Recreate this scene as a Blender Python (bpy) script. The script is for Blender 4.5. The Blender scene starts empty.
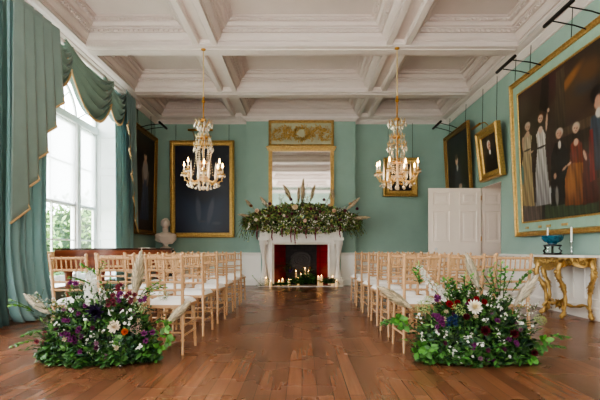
import bpy, math, random
import numpy as np
from mathutils import Vector, Matrix, Euler
random.seed(7); rng = np.random.default_rng(11)
PI = math.pi
col = bpy.context.scene.collection
F, CX, CY, CZ = 467.0, 302.0, 249.0, 0.97      # measured focal length (px), vanishing point, eye height

def lin(c):
    if isinstance(c, str): c = tuple(int(c[i:i+2], 16) for i in (0, 2, 4))
    o = []
    for v in c[:3]:
        v = v/255.0
        o.append(v/12.92 if v <= .04045 else ((v+.055)/1.055)**2.4)
    return tuple(o)

# ------------------------------------------------------------------ materials
def newmat(name):
    m = bpy.data.materials.new(name); m.use_nodes = True
    nt = m.node_tree
    return m, nt, nt.nodes['Principled BSDF']
def pmat(name, c, rough=.5, metal=0., noise=0., nscale=8., bump=0., bscale=60., emit=None, es=0., spec=.5, trans=0., stretch=None, sheen=0.):
    m, nt, b = newmat(name)
    L = nt.links
    c = lin(c)
    b.inputs['Base Color'].default_value = (*c, 1)
    b.inputs['Roughness'].default_value = rough
    b.inputs['Metallic'].default_value = metal
    b.inputs['Specular IOR Level'].default_value = spec
    if trans: b.inputs['Transmission Weight'].default_value = trans
    if sheen: b.inputs['Sheen Weight'].default_value = sheen
    if emit:
        b.inputs['Emission Color'].default_value = (*lin(emit), 1); b.inputs['Emission Strength'].default_value = es
    if noise or bump:
        tc = nt.nodes.new('ShaderNodeTexCoord'); mp = nt.nodes.new('ShaderNodeMapping')
        L.new(tc.outputs['Object'], mp.inputs['Vector'])
        if stretch: mp.inputs['Scale'].default_value = stretch
    if noise:
        n = nt.nodes.new('ShaderNodeTexNoise'); n.inputs['Scale'].default_value = nscale; n.inputs['Detail'].default_value = 5
        L.new(mp.outputs['Vector'], n.inputs['Vector'])
        r = nt.nodes.new('ShaderNodeValToRGB')
        r.color_ramp.elements[0].position = .3; r.color_ramp.elements[1].position = .7
        r.color_ramp.elements[0].color = (*[max(0, v*(1-noise)) for v in c], 1)
        r.color_ramp.elements[1].color = (*[min(1, v*(1+noise)) for v in c], 1)
        L.new(n.outputs['Fac'], r.inputs['Fac']); L.new(r.outputs['Color'], b.inputs['Base Color'])
    if bump:
        n2 = nt.nodes.new('ShaderNodeTexNoise'); n2.inputs['Scale'].default_value = bscale; n2.inputs['Detail'].default_value = 4
        L.new(mp.outputs['Vector'], n2.inputs['Vector'])
        bp = nt.nodes.new('ShaderNodeBump'); bp.inputs['Strength'].default_value = bump; bp.inputs['Distance'].default_value = .02
        L.new(n2.outputs['Fac'], bp.inputs['Height']); L.new(bp.outputs['Normal'], b.inputs['Normal'])
    return m
def vcmat(name, rough=.6, metal=0., spec=.4, transl=0., bump=0.):
    m, nt, b = newmat(name)
    a = nt.nodes.new('ShaderNodeAttribute'); a.attribute_name = 'Col'
    nt.links.new(a.outputs['Color'], b.inputs['Base Color'])
    b.inputs['Roughness'].default_value = rough; b.inputs['Metallic'].default_value = metal
    b.inputs['Specular IOR Level'].default_value = spec
    if transl:
        t = nt.nodes.new('ShaderNodeBsdfTranslucent'); nt.links.new(a.outputs['Color'], t.inputs['Color'])
        mx = nt.nodes.new('ShaderNodeMixShader'); mx.inputs[0].default_value = transl
        out = nt.nodes['Material Output']
        nt.links.new(b.outputs[0], mx.inputs[1]); nt.links.new(t.outputs[0], mx.inputs[2]); nt.links.new(mx.outputs[0], out.inputs[0])
    return m

M = {}
M['wall'] = pmat('teal_wall', (146, 172, 160), .75, noise=.07, nscale=1.6, bump=.04, bscale=14)
M['dado'] = pmat('dado_white', (238, 233, 226), .5, noise=.02, nscale=3)
M['ceil'] = pmat('ceiling_plaster', (210, 197, 191), .7, noise=.04, nscale=2.)
M['trimw'] = pmat('cornice_plaster', (221, 209, 203), .6, noise=.03, nscale=5)
M['groove'] = pmat('beam_recess', (196, 172, 158), .7, noise=.03, nscale=5)
M['marble'] = pmat('white_marble', (226, 218, 208), .3, noise=.06, nscale=5, bump=.02)
M['bustm'] = pmat('bust_marble', (224, 208, 196), .5, noise=.05, nscale=12)
M['gold'] = pmat('gilt', (186, 152, 92), .36, .75, noise=.25, nscale=30, bump=.35, bscale=70)
M['goldd'] = pmat('dark_gilt', (140, 108, 62), .42, .7, noise=.3, nscale=40, bump=.4, bscale=80)
M['goldp'] = pmat('pale_gilt', (198, 164, 106), .4, .6, noise=.2, nscale=20, bump=.2, bscale=60)
M['chair'] = pmat('limewash_wood', (190, 150, 110), .36, noise=.12, nscale=9, stretch=(1, 1, .2))
M['cushion'] = pmat('ivory_cushion', (238, 234, 230), .8, bump=.05, bscale=12)
M['dark'] = pmat('dark_metal', (26, 24, 22), .45, .3, noise=.1)
M['brass'] = pmat('brass', (176, 128, 62), .35, .85, noise=.15, nscale=20)
M['rope'] = pmat('rope', (196, 172, 130), .8, bump=.3, bscale=90)
M['mahog'] = pmat('mahogany', (146, 80, 52), .28, noise=.35, nscale=3, stretch=(.4, 4, 4))
M['lidw'] = pmat('piano_lid', (74, 48, 40), .2, noise=.2, nscale=3)
M['lightw'] = pmat('piano_cheek', (216, 176, 128), .4, noise=.1, nscale=5)
M['black'] = pmat('black', (14, 13, 13), .5, noise=.1)
M['ivory'] = pmat('ivory_keys', (236, 230, 214), .35, noise=.02)
M['doorp'] = pmat('door_paint', (242, 228, 216), .45, noise=.02, nscale=2)
M['winw'] = pmat('window_paint', (232, 232, 230), .45, noise=.02)
M['sage'] = pmat('slip_green', (140, 168, 148), .6, noise=.08, nscale=6)
M['brick'] = None
M['wax'] = pmat('wax', (246, 228, 196), .5, emit=(255, 190, 110), es=.35, noise=.02)
M['waxc'] = pmat('cool_wax', (244, 240, 230), .5, noise=.02)
M['flame'] = pmat('flame', (255, 210, 130), .5, emit=(255, 190, 105), es=28)
M['bulb'] = pmat('candle_bulb', (255, 220, 160), .5, emit=(255, 196, 120), es=34)
M['bowl'] = pmat('blue_cloisonne', (40, 92, 112), .25, noise=.6, nscale=26)
M['ebony'] = pmat('ebony_stand', (22, 18, 18), .35, noise=.2)
M['creamp'] = pmat('panel_cream', (176, 172, 142), .6, noise=.08)
M['hedge'] = vcmat('garden_leaf', .7, transl=.3)
M['lawn'] = pmat('lawn', (196, 204, 180), .9, noise=.3, nscale=3)
M['leaf'] = vcmat('leaf', .42, spec=.5, transl=.22)
M['petal'] = vcmat('petal', .65, spec=.25, transl=.25)
M['paint'] = vcmat('oil_paint', .38, spec=.45)
def glassy(name, tint, w):
    m = bpy.data.materials.new(name); m.use_nodes = True; nt = m.node_tree; nt.nodes.clear()
    o = nt.nodes.new('ShaderNodeOutputMaterial'); t = nt.nodes.new('ShaderNodeBsdfTransparent'); g = nt.nodes.new('ShaderNodeBsdfGlossy')
    t.inputs[0].default_value = (*tint, 1); g.inputs['Roughness'].default_value = .03
    fr = nt.nodes.new('ShaderNodeFresnel'); fr.inputs[0].default_value = 1.45
    mx = nt.nodes.new('ShaderNodeMixShader'); nt.links.new(t.outputs[0], mx.inputs[1]); nt.links.new(g.outputs[0], mx.inputs[2])
    if w: mx.inputs[0].default_value = w
    else: nt.links.new(fr.outputs[0], mx.inputs[0])
    nt.links.new(mx.outputs[0], o.inputs[0]); return m
M['pane'] = glassy('window_glass', (.97, .98, .98), 0)
M['cglass'] = glassy('candlestick_glass', (.9, .94, .94), .35)
def crystal():
    m = bpy.data.materials.new('crystal'); m.use_nodes = True; nt = m.node_tree; b = nt.nodes['Principled BSDF']
    b.inputs['Base Color'].default_value = (.86, .76, .62, 1); b.inputs['Roughness'].default_value = .12
    b.inputs['Specular IOR Level'].default_value = 1.; b.inputs['Metallic'].default_value = .35
    t = nt.nodes.new('ShaderNodeBsdfTransparent'); t.inputs[0].default_value = (.98, .96, .92, 1)
    mx = nt.nodes.new('ShaderNodeMixShader'); mx.inputs[0].default_value = .42
    nt.links.new(b.outputs[0], mx.inputs[1]); nt.links.new(t.outputs[0], mx.inputs[2]); nt.links.new(mx.outputs[0], nt.nodes['Material Output'].inputs[0]); return m
M['crystal'] = crystal()
def cloth(name, c, transl=.25, stripes=0.):
    m, nt, b = newmat(name); c = lin(c)
    b.inputs['Base Color'].default_value = (*c, 1); b.inputs['Roughness'].default_value = .7; b.inputs['Sheen Weight'].default_value = .2
    tc = nt.nodes.new('ShaderNodeTexCoord'); n = nt.nodes.new('ShaderNodeTexNoise'); n.inputs['Scale'].default_value = 4
    nt.links.new(tc.outputs['Object'], n.inputs['Vector'])
    r = nt.nodes.new('ShaderNodeValToRGB'); r.color_ramp.elements[0].color = (*[v*.88 for v in c], 1); r.color_ramp.elements[1].color = (*[min(1, v*1.12) for v in c], 1)
    nt.links.new(n.outputs['Fac'], r.inputs['Fac']); nt.links.new(r.outputs['Color'], b.inputs['Base Color'])
    t = nt.nodes.new('ShaderNodeBsdfTranslucent'); nt.links.new(r.outputs['Color'], t.inputs['Color'])
    mx = nt.nodes.new('ShaderNodeMixShader'); mx.inputs[0].default_value = transl
    nt.links.new(b.outputs[0], mx.inputs[1]); nt.links.new(t.outputs[0], mx.inputs[2]); nt.links.new(mx.outputs[0], nt.nodes['Material Output'].inputs[0]); return m
M['curtain'] = cloth('teal_silk', (146, 180, 180), .25)
M['dcurtain'] = cloth('dark_teal_silk', (70, 100, 98), .1)  # teal silk with shade put into its colour, for the far-left curtain
M['swag'] = cloth('sage_silk', (124, 150, 138), .12)
M['tail'] = cloth('pale_sage_silk', (138, 160, 154), .15)
M['fringe'] = pmat('gold_fringe', (206, 174, 128), .7, bump=.3, bscale=80)
def blindmat():
    m = bpy.data.materials.new('blind_scrim'); m.use_nodes = True; nt = m.node_tree; b = nt.nodes['Principled BSDF']
    b.inputs['Base Color'].default_value = (.92, .93, .95, 1); b.inputs['Roughness'].default_value = .9
    t = nt.nodes.new('ShaderNodeBsdfTransparent'); tl = nt.nodes.new('ShaderNodeBsdfTranslucent'); tl.inputs[0].default_value = (.95, .96, .98, 1)
    a = nt.nodes.new('ShaderNodeMixShader'); a.inputs[0].default_value = .5
    nt.links.new(b.outputs[0], a.inputs[1]); nt.links.new(tl.outputs[0], a.inputs[2])
    mx = nt.nodes.new('ShaderNodeMixShader'); mx.inputs[0].default_value = .5
    nt.links.new(a.outputs[0], mx.inputs[1]); nt.links.new(t.outputs[0], mx.inputs[2]); nt.links.new(mx.outputs[0], nt.nodes['Material Output'].inputs[0]); return m
M['blind'] = blindmat()
def floormat():
    m, nt, b = newmat('oak_boards'); L = nt.links; N = nt.nodes.new
    tc = N('ShaderNodeTexCoord'); mp = N('ShaderNodeMapping'); mp.inputs['Rotation'].default_value = (0, 0, PI/2)
    L.new(tc.outputs['Object'], mp.inputs['Vector'])
    br = N('ShaderNodeTexBrick'); br.offset = .37; br.inputs['Scale'].default_value = 1
    br.inputs['Brick Width'].default_value = 3.1; br.inputs['Row Height'].default_value = .105; br.inputs['Mortar Size'].default_value = .003; br.inputs['Mortar Smooth'].default_value = .3
    br.inputs['Bias'].default_value = 0.
    br.inputs['Color1'].default_value = (*lin((136, 90, 65)), 1); br.inputs['Color2'].default_value = (*lin((102, 66, 48)), 1); br.inputs['Mortar'].default_value = (*lin((44, 24, 16)), 1)
    L.new(mp.outputs[0], br.inputs['Vector'])
    m2 = N('ShaderNodeMapping'); m2.inputs['Scale'].default_value = (14, .7, 1); L.new(tc.outputs['Object'], m2.inputs['Vector'])
    n = N('ShaderNodeTexNoise'); n.inputs['Scale'].default_value = 2.2; n.inputs['Detail'].default_value = 7; n.inputs['Roughness'].default_value = .65
    L.new(m2.outputs[0], n.inputs['Vector'])
    r = N('ShaderNodeValToRGB'); r.color_ramp.elements[0].position = .3; r.color_ramp.elements[1].position = .72
    r.color_ramp.elements[0].color = (.78, .76, .74, 1); r.color_ramp.elements[1].color = (1.16, 1.14, 1.12, 1)
    L.new(n.outputs['Fac'], r.inputs['Fac'])
    mu = N('ShaderNodeMix'); mu.data_type = 'RGBA'; mu.blend_type = 'MULTIPLY'; mu.inputs[0].default_value = 1
    L.new(br.outputs['Color'], mu.inputs[6]); L.new(r.outputs['Color'], mu.inputs[7]); L.new(mu.outputs[2], b.inputs['Base Color'])
    n3 = N('ShaderNodeTexNoise'); n3.inputs['Scale'].default_value = 1.2; n3.inputs['Detail'].default_value = 3; L.new(tc.outputs['Object'], n3.inputs['Vector'])
    mr = N('ShaderNodeMapRange'); mr.inputs['To Min'].default_value = .2; mr.inputs['To Max'].default_value = .34; L.new(n3.outputs['Fac'], mr.inputs['Value'])
    L.new(mr.outputs[0], b.inputs['Roughness'])
    bp = N('ShaderNodeBump'); bp.inputs['Strength'].default_value = .15; bp.inputs['Distance'].default_value = .002
    iv = N('ShaderNodeMath'); iv.operation = 'SUBTRACT'; iv.inputs[0].default_value = 1.; L.new(br.outputs['Fac'], iv.inputs[1]); L.new(iv.outputs[0], bp.inputs['Height']); L.new(bp.outputs[0], b.inputs['Normal'])
    b.inputs['Specular IOR Level'].default_value = .55
    return m
M['floor'] = floormat()
def brickmat(name, c1, c2, mo, w, h, rough=.5):
    m, nt, b = newmat(name); N = nt.nodes.new; L = nt.links
    tc = N('ShaderNodeTexCoord'); sp = N('ShaderNodeSeparateXYZ'); ad = N('ShaderNodeMath'); cb = N('ShaderNodeCombineXYZ')
    L.new(tc.outputs['Object'], sp.inputs[0]); L.new(sp.outputs[0], ad.inputs[0]); L.new(sp.outputs[1], ad.inputs[1]); L.new(ad.outputs[0], cb.inputs[0]); L.new(sp.outputs[2], cb.inputs[1])
    br = N('ShaderNodeTexBrick'); br.offset = 0 if w == h else .5; br.inputs['Scale'].default_value = 1; br.inputs['Brick Width'].default_value = w; br.inputs['Row Height'].default_value = h; br.inputs['Mortar Size'].default_value = .004
    br.inputs['Color1'].default_value = (*lin(c1), 1); br.inputs['Color2'].default_value = (*lin(c2), 1); br.inputs['Mortar'].default_value = (*lin(mo), 1)
    L.new(cb.outputs[0], br.inputs['Vector']); L.new(br.outputs['Color'], b.inputs['Base Color']); b.inputs['Roughness'].default_value = rough
    return m
M['redtile'] = brickmat('crimson_tile', (132, 22, 32), (108, 16, 26), (70, 12, 14), .15, .15, .3)
M['soot'] = brickmat('sooty_brick', (44, 36, 34), (30, 26, 26), (18, 16, 16), .2, .075, .8)
M['iron'] = pmat('fireback_iron', (58, 52, 50), .5, .5, bump=.4, bscale=20)

# ------------------------------------------------------------------ mesh builder
class MB:
    def __init__(s): s.v = []; s.f = []; s.c = []; s.n = 0
    def add(s, V, Fc, c=None):
        b = s.n
        s.v.extend([tuple(p) for p in V]); s.f.extend([tuple(i+b for i in f) for f in Fc]); s.n += len(V)
        if c is not None:
            c = (tuple(c) + (1.,)) if len(c) == 3 else tuple(c)
            s.c.extend([c]*len(V))
        return s
    def box(s, x0, x1, y0, y1, z0, z1, c=None):
        V = [(x0,y0,z0),(x1,y0,z0),(x1,y1,z0),(x0,y1,z0),(x0,y0,z1),(x1,y0,z1),(x1,y1,z1),(x0,y1,z1)]
        return s.add(V, [(0,3,2,1),(4,5,6,7),(0,1,5,4),(1,2,6,5),(2,3,7,6),(3,0,4,7)], c)
    def tube(s, P, R, n=8, c=None, cap=True, sq=None):
        P = [Vector(p) for p in P]; k = len(P)
        if not hasattr(R, '__len__'): R = [R]*k
        V = []; up = None
        for i, p in enumerate(P):
            t = (P[min(i+1, k-1)] - P[max(i-1, 0)])
            if t.length < 1e-9: t = Vector((0, 0, 1))
            t.normalize()
            if up is None: up = Vector((1, 0, 0)) if abs(t.x) < .8 else Vector((0, 1, 0))
            a = up - t*up.dot(t)
            if a.length < 1e-6: a = t.orthogonal()
            a.normalize(); up = a; b = t.cross(a)
            for j in range(n):
                an = 2*PI*j/n
                V.append(p + (a*math.cos(an) + b*math.sin(an))*R[i])
        Fc = [(i*n+j, i*n+(j+1) % n, (i+1)*n+(j+1) % n, (i+1)*n+j) for i in range(k-1) for j in range(n)]
        if cap: Fc += [tuple(range(n))[::-1], tuple(range((k-1)*n, k*n))]
        return s.add(V, Fc, c)
    def lathe(s, prof, n=16, o=(0,0,0), c=None, sx=1, sy=1):
        V = [(o[0]+r*math.cos(2*PI*j/n)*sx, o[1]+r*math.sin(2*PI*j/n)*sy, o[2]+z) for r, z in prof for j in range(n)]
        k = len(prof)
        Fc = [(i*n+j, i*n+(j+1) % n, (i+1)*n+(j+1) % n, (i+1)*n+j) for i in range(k-1) for j in range(n)]
        Fc += [tuple(range(n))[::-1], tuple(range((k-1)*n, k*n))]
        return s.add(V, Fc, c)
    def ball(s, p, r, n=8, m=5, c=None, sz=1.):
        return s.lathe([(r*max(.02, math.sin(PI*i/m)), -r*sz*math.cos(PI*i/m)) for i in range(m+1)], n, p, c)
    def octa(s, p, r, sz=1., c=None):
        x, y, z = p
        V = [(x+r,y,z),(x,y+r,z),(x-r,y,z),(x,y-r,z),(x,y,z+r*sz),(x,y,z-r*sz)]
        return s.add(V, [(0,1,4),(1,2,4),(2,3,4),(3,0,4),(1,0,5),(2,1,5),(3,2,5),(0,3,5)], c)
    def ring(s, x0, x1, y0, y1, prof, fn, cap=False):
        """mitred rectangular moulding; prof = [(inset, off)], fn(a,b,off)->xyz"""
        V = []
        for i, o in prof:
            for a, b in ((x0+i, y0+i), (x1-i, y0+i), (x1-i, y1-i), (x0+i, y1-i)): V.append(fn(a, b, o))
        Fc = [(k*4+j, k*4+(j+1) % 4, (k+1)*4+(j+1) % 4, (k+1)*4+j) for k in range(len(prof)-1) for j in range(4)]
        if cap: Fc.append(tuple(range((len(prof)-1)*4, len(prof)*4)))
        return s.add(V, Fc)
    def prism(s, pts, z0, z1):
        n = len(pts); V = [(x, y, z0) for x, y in pts]+[(x, y, z1) for x, y in pts]
        return s.add(V, [tuple(range(n))[::-1], tuple(range(n, 2*n))]+[(j, (j+1) % n, n+(j+1) % n, n+j) for j in range(n)])
    def grid(s, nu, nv, fn, c=None, closed=False):
        V = [fn(i/nu, j/nv) for j in range(nv+1) for i in range(nu+1)]
        w = nu+1
        return s.add(V, [(j*w+i, j*w+i+1, (j+1)*w+i+1, (j+1)*w+i) for j in range(nv) for i in range(nu)], c)
    def leaf(s, p, d, n, L, W, c, curl=.12):
        d = np.asarray(d, float); d /= np.linalg.norm(d)+1e-9
        n = np.asarray(n, float); sd = np.cross(d, n); sd /= np.linalg.norm(sd)+1e-9; up = np.cross(sd, d); p = np.asarray(p, float)
        V = [p, p+d*L*.35+sd*W*.5-up*W*.1, p+d*L*.35-sd*W*.5-up*W*.1, p+d*L*.45+up*W*.12, p+d*L*.75+sd*W*.33-up*curl*L*.5, p+d*L*.75-sd*W*.33-up*curl*L*.5, p+d*L-up*curl*L]
        return s.add(V, [(0,1,3),(0,3,2),(1,4,3),(3,5,2),(3,4,6),(3,6,5)], c)
    def build(s, name, mat, parent=None, smooth=True, ang=40, vc=None):
        me = bpy.data.meshes.new(name); me.from_pydata(s.v, [], s.f); me.update()
        if smooth:
            me.polygons.foreach_set('use_smooth', [True]*len(me.polygons))
            me.set_sharp_from_angle(angle=math.radians(ang))
        if s.c and len(s.c) == len(s.v):
            a = me.color_attributes.new('Col', 'FLOAT_COLOR', 'POINT')
            a.data.foreach_set('color', np.array(s.c, dtype=np.float32).ravel())
        me.materials.append(mat if not isinstance(mat, str) else M[mat])
        o = bpy.data.objects.new(name, me); col.objects.link(o)
        if parent: o.parent = parent
        return o
def thing(name, label, cat, loc=(0,0,0), rot=(0,0,0), group=None):
    o = bpy.data.objects.new(name, None); col.objects.link(o); o.location = loc; o.rotation_euler = rot; o.empty_display_size = .1
    o['label'] = label; o['category'] = cat
    if group: o['group'] = group
    return o
def tag(o, label, cat, group=None):
    o['label'] = label; o['category'] = cat
    if group: o['group'] = group
    return o
def struct(o):
    o['kind'] = 'structure'; return o
def copy_tree(o, parent=None):
    c = o.copy(); col.objects.link(c)
    if parent: c.parent = parent
    for ch in o.children: copy_tree(ch, c)
    return c

# ================================================================== ROOM SHELL
W, YB, YF, ZB = 4.0, 12.75, -3.35, 4.50
ident = lambda a, b, o: (a, b, o)
struct(MB().box(-W-.6, W+1.6, YF-.2, YB+.2, -.1, 0).build('floor', 'floor', smooth=False))
# ceiling: coffers in three bays
prof = [(0,0),(0,.045),(-.012,.05),(-.012,.058),(.02,.058),(.02,.075),(.045,.09),(.075,.12),(.09,.155),(.078,.158),(.078,.168),(.115,.168),(.115,.215),(.15,.215),(.15,.235),(.138,.238),(.138,.246),(.18,.25),(.215,.29),(.205,.293),(.205,.302),(.245,.302),(.245,.33),(.275,.33),(.275,.342),(.262,.344),(.262,.352),(.305,.354),(.305,.37)]
XC = [(-3.73,-1.88),(-1.46,1.46),(1.88,3.73)]
yb = [10.65-2.365*k for k in range(6)]
YC = [(yb[0]+.19, 12.42)]+[(yb[k+1]+.21, yb[k]-.21) for k in range(5)]
cm = MB()
for a0, a1 in XC:
    for b0, b1 in YC:
        cm.ring(a0, a1, b0, b1, [(i, ZB+h) for i, h in prof], ident, cap=True)
        for zz, ins, st in ((.174, .115, .085), (.304, .245, .07)):     # dentil courses
            zc = ZB+zz
            n = int((a1-a0-2*ins)/st)
            for k in range(n):
                x = a0+ins+(k+.5)*(a1-a0-2*ins)/n
                cm.box(x-.024, x+.024, b1-ins-.028, b1-ins+.004, zc, zc+.036)
            n = int((b1-b0-2*ins)/st)
            for k in range(n):
                y = b0+ins+(k+.5)*(b1-b0-2*ins)/n
                xx = a1-ins if a0 > -1.6 else a0+ins
                cm.box(min(xx, xx-.028*(1 if a0 > -1.6 else -1)), max(xx, xx-.028*(1 if a0 > -1.6 else -1)), y-.024, y+.024, zc, zc+.036)
ceil_o = struct(cm.build('ceiling', 'ceil', smooth=False))
# beam soffits
def strip_long(xa, xb):
    m = MB(); g = MB()
    for b0, b1 in YC:
        # side strips + sunk panel
        m.box(xa+.004, xa+.1, b0-.02, b1+.02, ZB-.002, ZB+.08); m.box(xb-.1, xb-.004, b0-.02, b1+.02, ZB-.002, ZB+.08)
        m.ring(xa+.1, xb-.1, b0+.02, b1-.02, [(0, ZB-.002),(.004, ZB+.02),(.02, ZB+.03),(.024, ZB+.075)], ident, cap=True)
    return m
n = 1
for xa, xb in ((-1.88,-1.46),(1.46,1.88)):
    struct(strip_long(xa, xb).build('trim_%d' % n, 'trimw', smooth=False)); n += 1
for k, y in enumerate(yb):
    m = MB(); h = .19
    def slab(xs, xe):
        m.box(xs, xe, y-h-.02, y+h+.02, ZB, ZB+.06)
    m.box(-3.75, 3.75, y-h-.015, y+h+.015, ZB-.0, ZB+.06)
    m.box(-3.75, 3.75, y-h+.0, y+h-.0, ZB-.02, ZB)
    m.box(-3.75, 3.75, y-.09, y+.09, ZB-.035, ZB-.018)
    for q in range(150):
        x = -3.72+q*.05
        m.box(x, x+.03, y-h-.012, y-h, ZB-.018, ZB-.004)
    struct(m.build('trim_%d' % n, 'trimw', smooth=False)); n += 1
# wall cornice round the room and over the chimney breast
cp = [(0,4.375),(.03,4.375),(.035,4.395),(.05,4.40),(.09,4.43),(.12,4.45),(.12,4.468),(.2,4.472),(.23,4.485),(.262,4.49),(.262,4.50)]
m = MB()
m.ring(-W, W, YF, YB, [(i, z) for i, z in cp], ident)
bx0, bx1, bY = -1.49, 1.43, 12.5
def poly_sweep(m, pts, prof, closed=False):
    """pts 2D path; prof (out,z) to the right-hand side; mitred"""
    k = len(pts); rows = []
    for i in range(k):
        p = Vector(pts[i]); a = Vector(pts[i-1]) if i > 0 else None; b = Vector(pts[i+1]) if i < k-1 else None
        d1 = (p-a).normalized() if a is not None else None; d2 = (b-p).normalized() if b is not None else None
        if d1 is None: d1 = d2
        if d2 is None: d2 = d1
        n1 = Vector((d1.y, -d1.x)); n2 = Vector((d2.y, -d2.x)); nn = (n1+n2).normalized(); sc = 1/max(.3, nn.dot(n1))
        rows.append([(p.x+nn.x*o*sc, p.y+nn.y*o*sc, z) for o, z in prof])
    q = len(prof); V = [v for r in rows for v in r]
    m.add(V, [(i*q+j, (i+1)*q+j, (i+1)*q+j+1, i*q+j+1) for i in range(k-1) for j in range(q-1)])
poly_sweep(m, [(bx0, YB), (bx0, bY), (bx1, bY), (bx1, YB)], [(0,4.385),(.02,4.385),(.03,4.41),(.07,4.44),(.09,4.45),(.09,4.51)])
m.box(-W, W, 12.426, YB, 4.5, 4.9)
struct(m.build('trim_%d' % n, 'trimw', smooth=False)); n += 1
struct(MB().box(-W-.6, W+.6, YF-.2, YB+.2, 4.90, 4.97).build('trim_%d' % n, 'ceil', smooth=False)); n += 1

def wall_cells(u0, u1, z0, z1, holes):
    us = sorted({u0, u1, *[h[0] for h in holes], *[h[1] for h in holes]}); zs = sorted({z0, z1, *[h[2] for h in holes], *[h[3] for h in holes]})
    for i in range(len(us)-1):
        for j in range(len(zs)-1):
            uc, zc = (us[i]+us[i+1])/2, (zs[j]+zs[j+1])/2
            if not any(h[0] < uc < h[1] and h[2] < zc < h[3] for h in holes): yield us[i], us[i+1], zs[j], zs[j+1]
WIN = [(6.60,10.15,.35,4.28),(1.95,5.5,.35,4.28),(-2.75,.8,.35,4.28)]
m = MB()
for a, b, c, d in wall_cells(YF, YB, 0, 4.9, WIN): m.box(-W-.55, -W, a, b, c, d)
struct(m.build('wall_left', 'wall', smooth=False))
DOOR = (9.39, 10.42, 0, 2.33)
m = MB()
for a, b, c, d in wall_cells(YF, YB, 0, 4.9, [DOOR]): m.box(W, W+.5, a, b, c, d)
struct(m.build('wall_right', 'wall', smooth=False))
struct(MB().box(-W-.55, W+.5, YB, YB+.15, 0, 4.9).build('wall_back', 'wall', smooth=False))
struct(MB().box(-W-.55, W+.5, YF-.15, YF, 0, 4.9).build('wall_front', 'wall', smooth=False))
m = MB()
OX0, OX1, OZ = -.73, .68, 1.09
for a, b, c, d in wall_cells(bx0, bx1, 0, 4.5, [(OX0-.02, OX1+.02, -.01, OZ+.02)]): m.box(a, b, bY, YB, c, d)
struct(m.build('wall_chimney', 'wall', smooth=False))
struct(MB().box(W+.5, W+1.5, DOOR[0]-.6, DOOR[1]+.6, 2.5, 2.6).box(W+1.4, W+1.5, DOOR[0]-.6, DOOR[1]+.6, 0, 2.5).box(W+.5, W+1.4, DOOR[1]+.5, DOOR[1]+.6, 0, 2.5).box(W+.5, W+1.4, DOOR[0]-.6, DOOR[0]-.5, 0, 2.5).build('wall_passage', 'doorp', smooth=False))
# dado + skirting + cap
dp = [(0,0),(.035,0),(.035,.15),(.025,.175),(.012,.18),(.012,.80),(.02,.81),(.03,.83),(.045,.845),(.045,.865),(.0,.875)]
m = MB(); poly_sweep(m, [(-W, 10.2), (-W, YB), (bx0, YB), (bx0, bY), (-1.10, bY)], dp)
struct(m.build('baseboard_back', 'dado', smooth=False))
m = MB(); poly_sweep(m, [(1.04, bY), (bx1, bY), (bx1, YB), (W, YB), (W, DOOR[1]+.02)], dp)
struct(m.build('baseboard_corner', 'dado', smooth=False))
m = MB(); poly_sweep(m, [(W, DOOR[0]-.02), (W, YF)], dp)
y = 9.2
while y > -2:
    m.ring(y-1.1, y-.1, .26, .74, [(0,0),(.0,.014),(.02,.014),(.03,.004),(.03,0)], lambda a, b, o: (W-.012-o, a, b)); y -= 1.25
struct(m.build('baseboard_right', 'dado', smooth=False))
m = MB(); poly_sweep(m, [(-W, YF), (-W, 6.58)], [(0,0),(.03,0),(.03,.17),(0,.18)])
struct(m.build('baseboard_left', 'dado', smooth=False))

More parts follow.
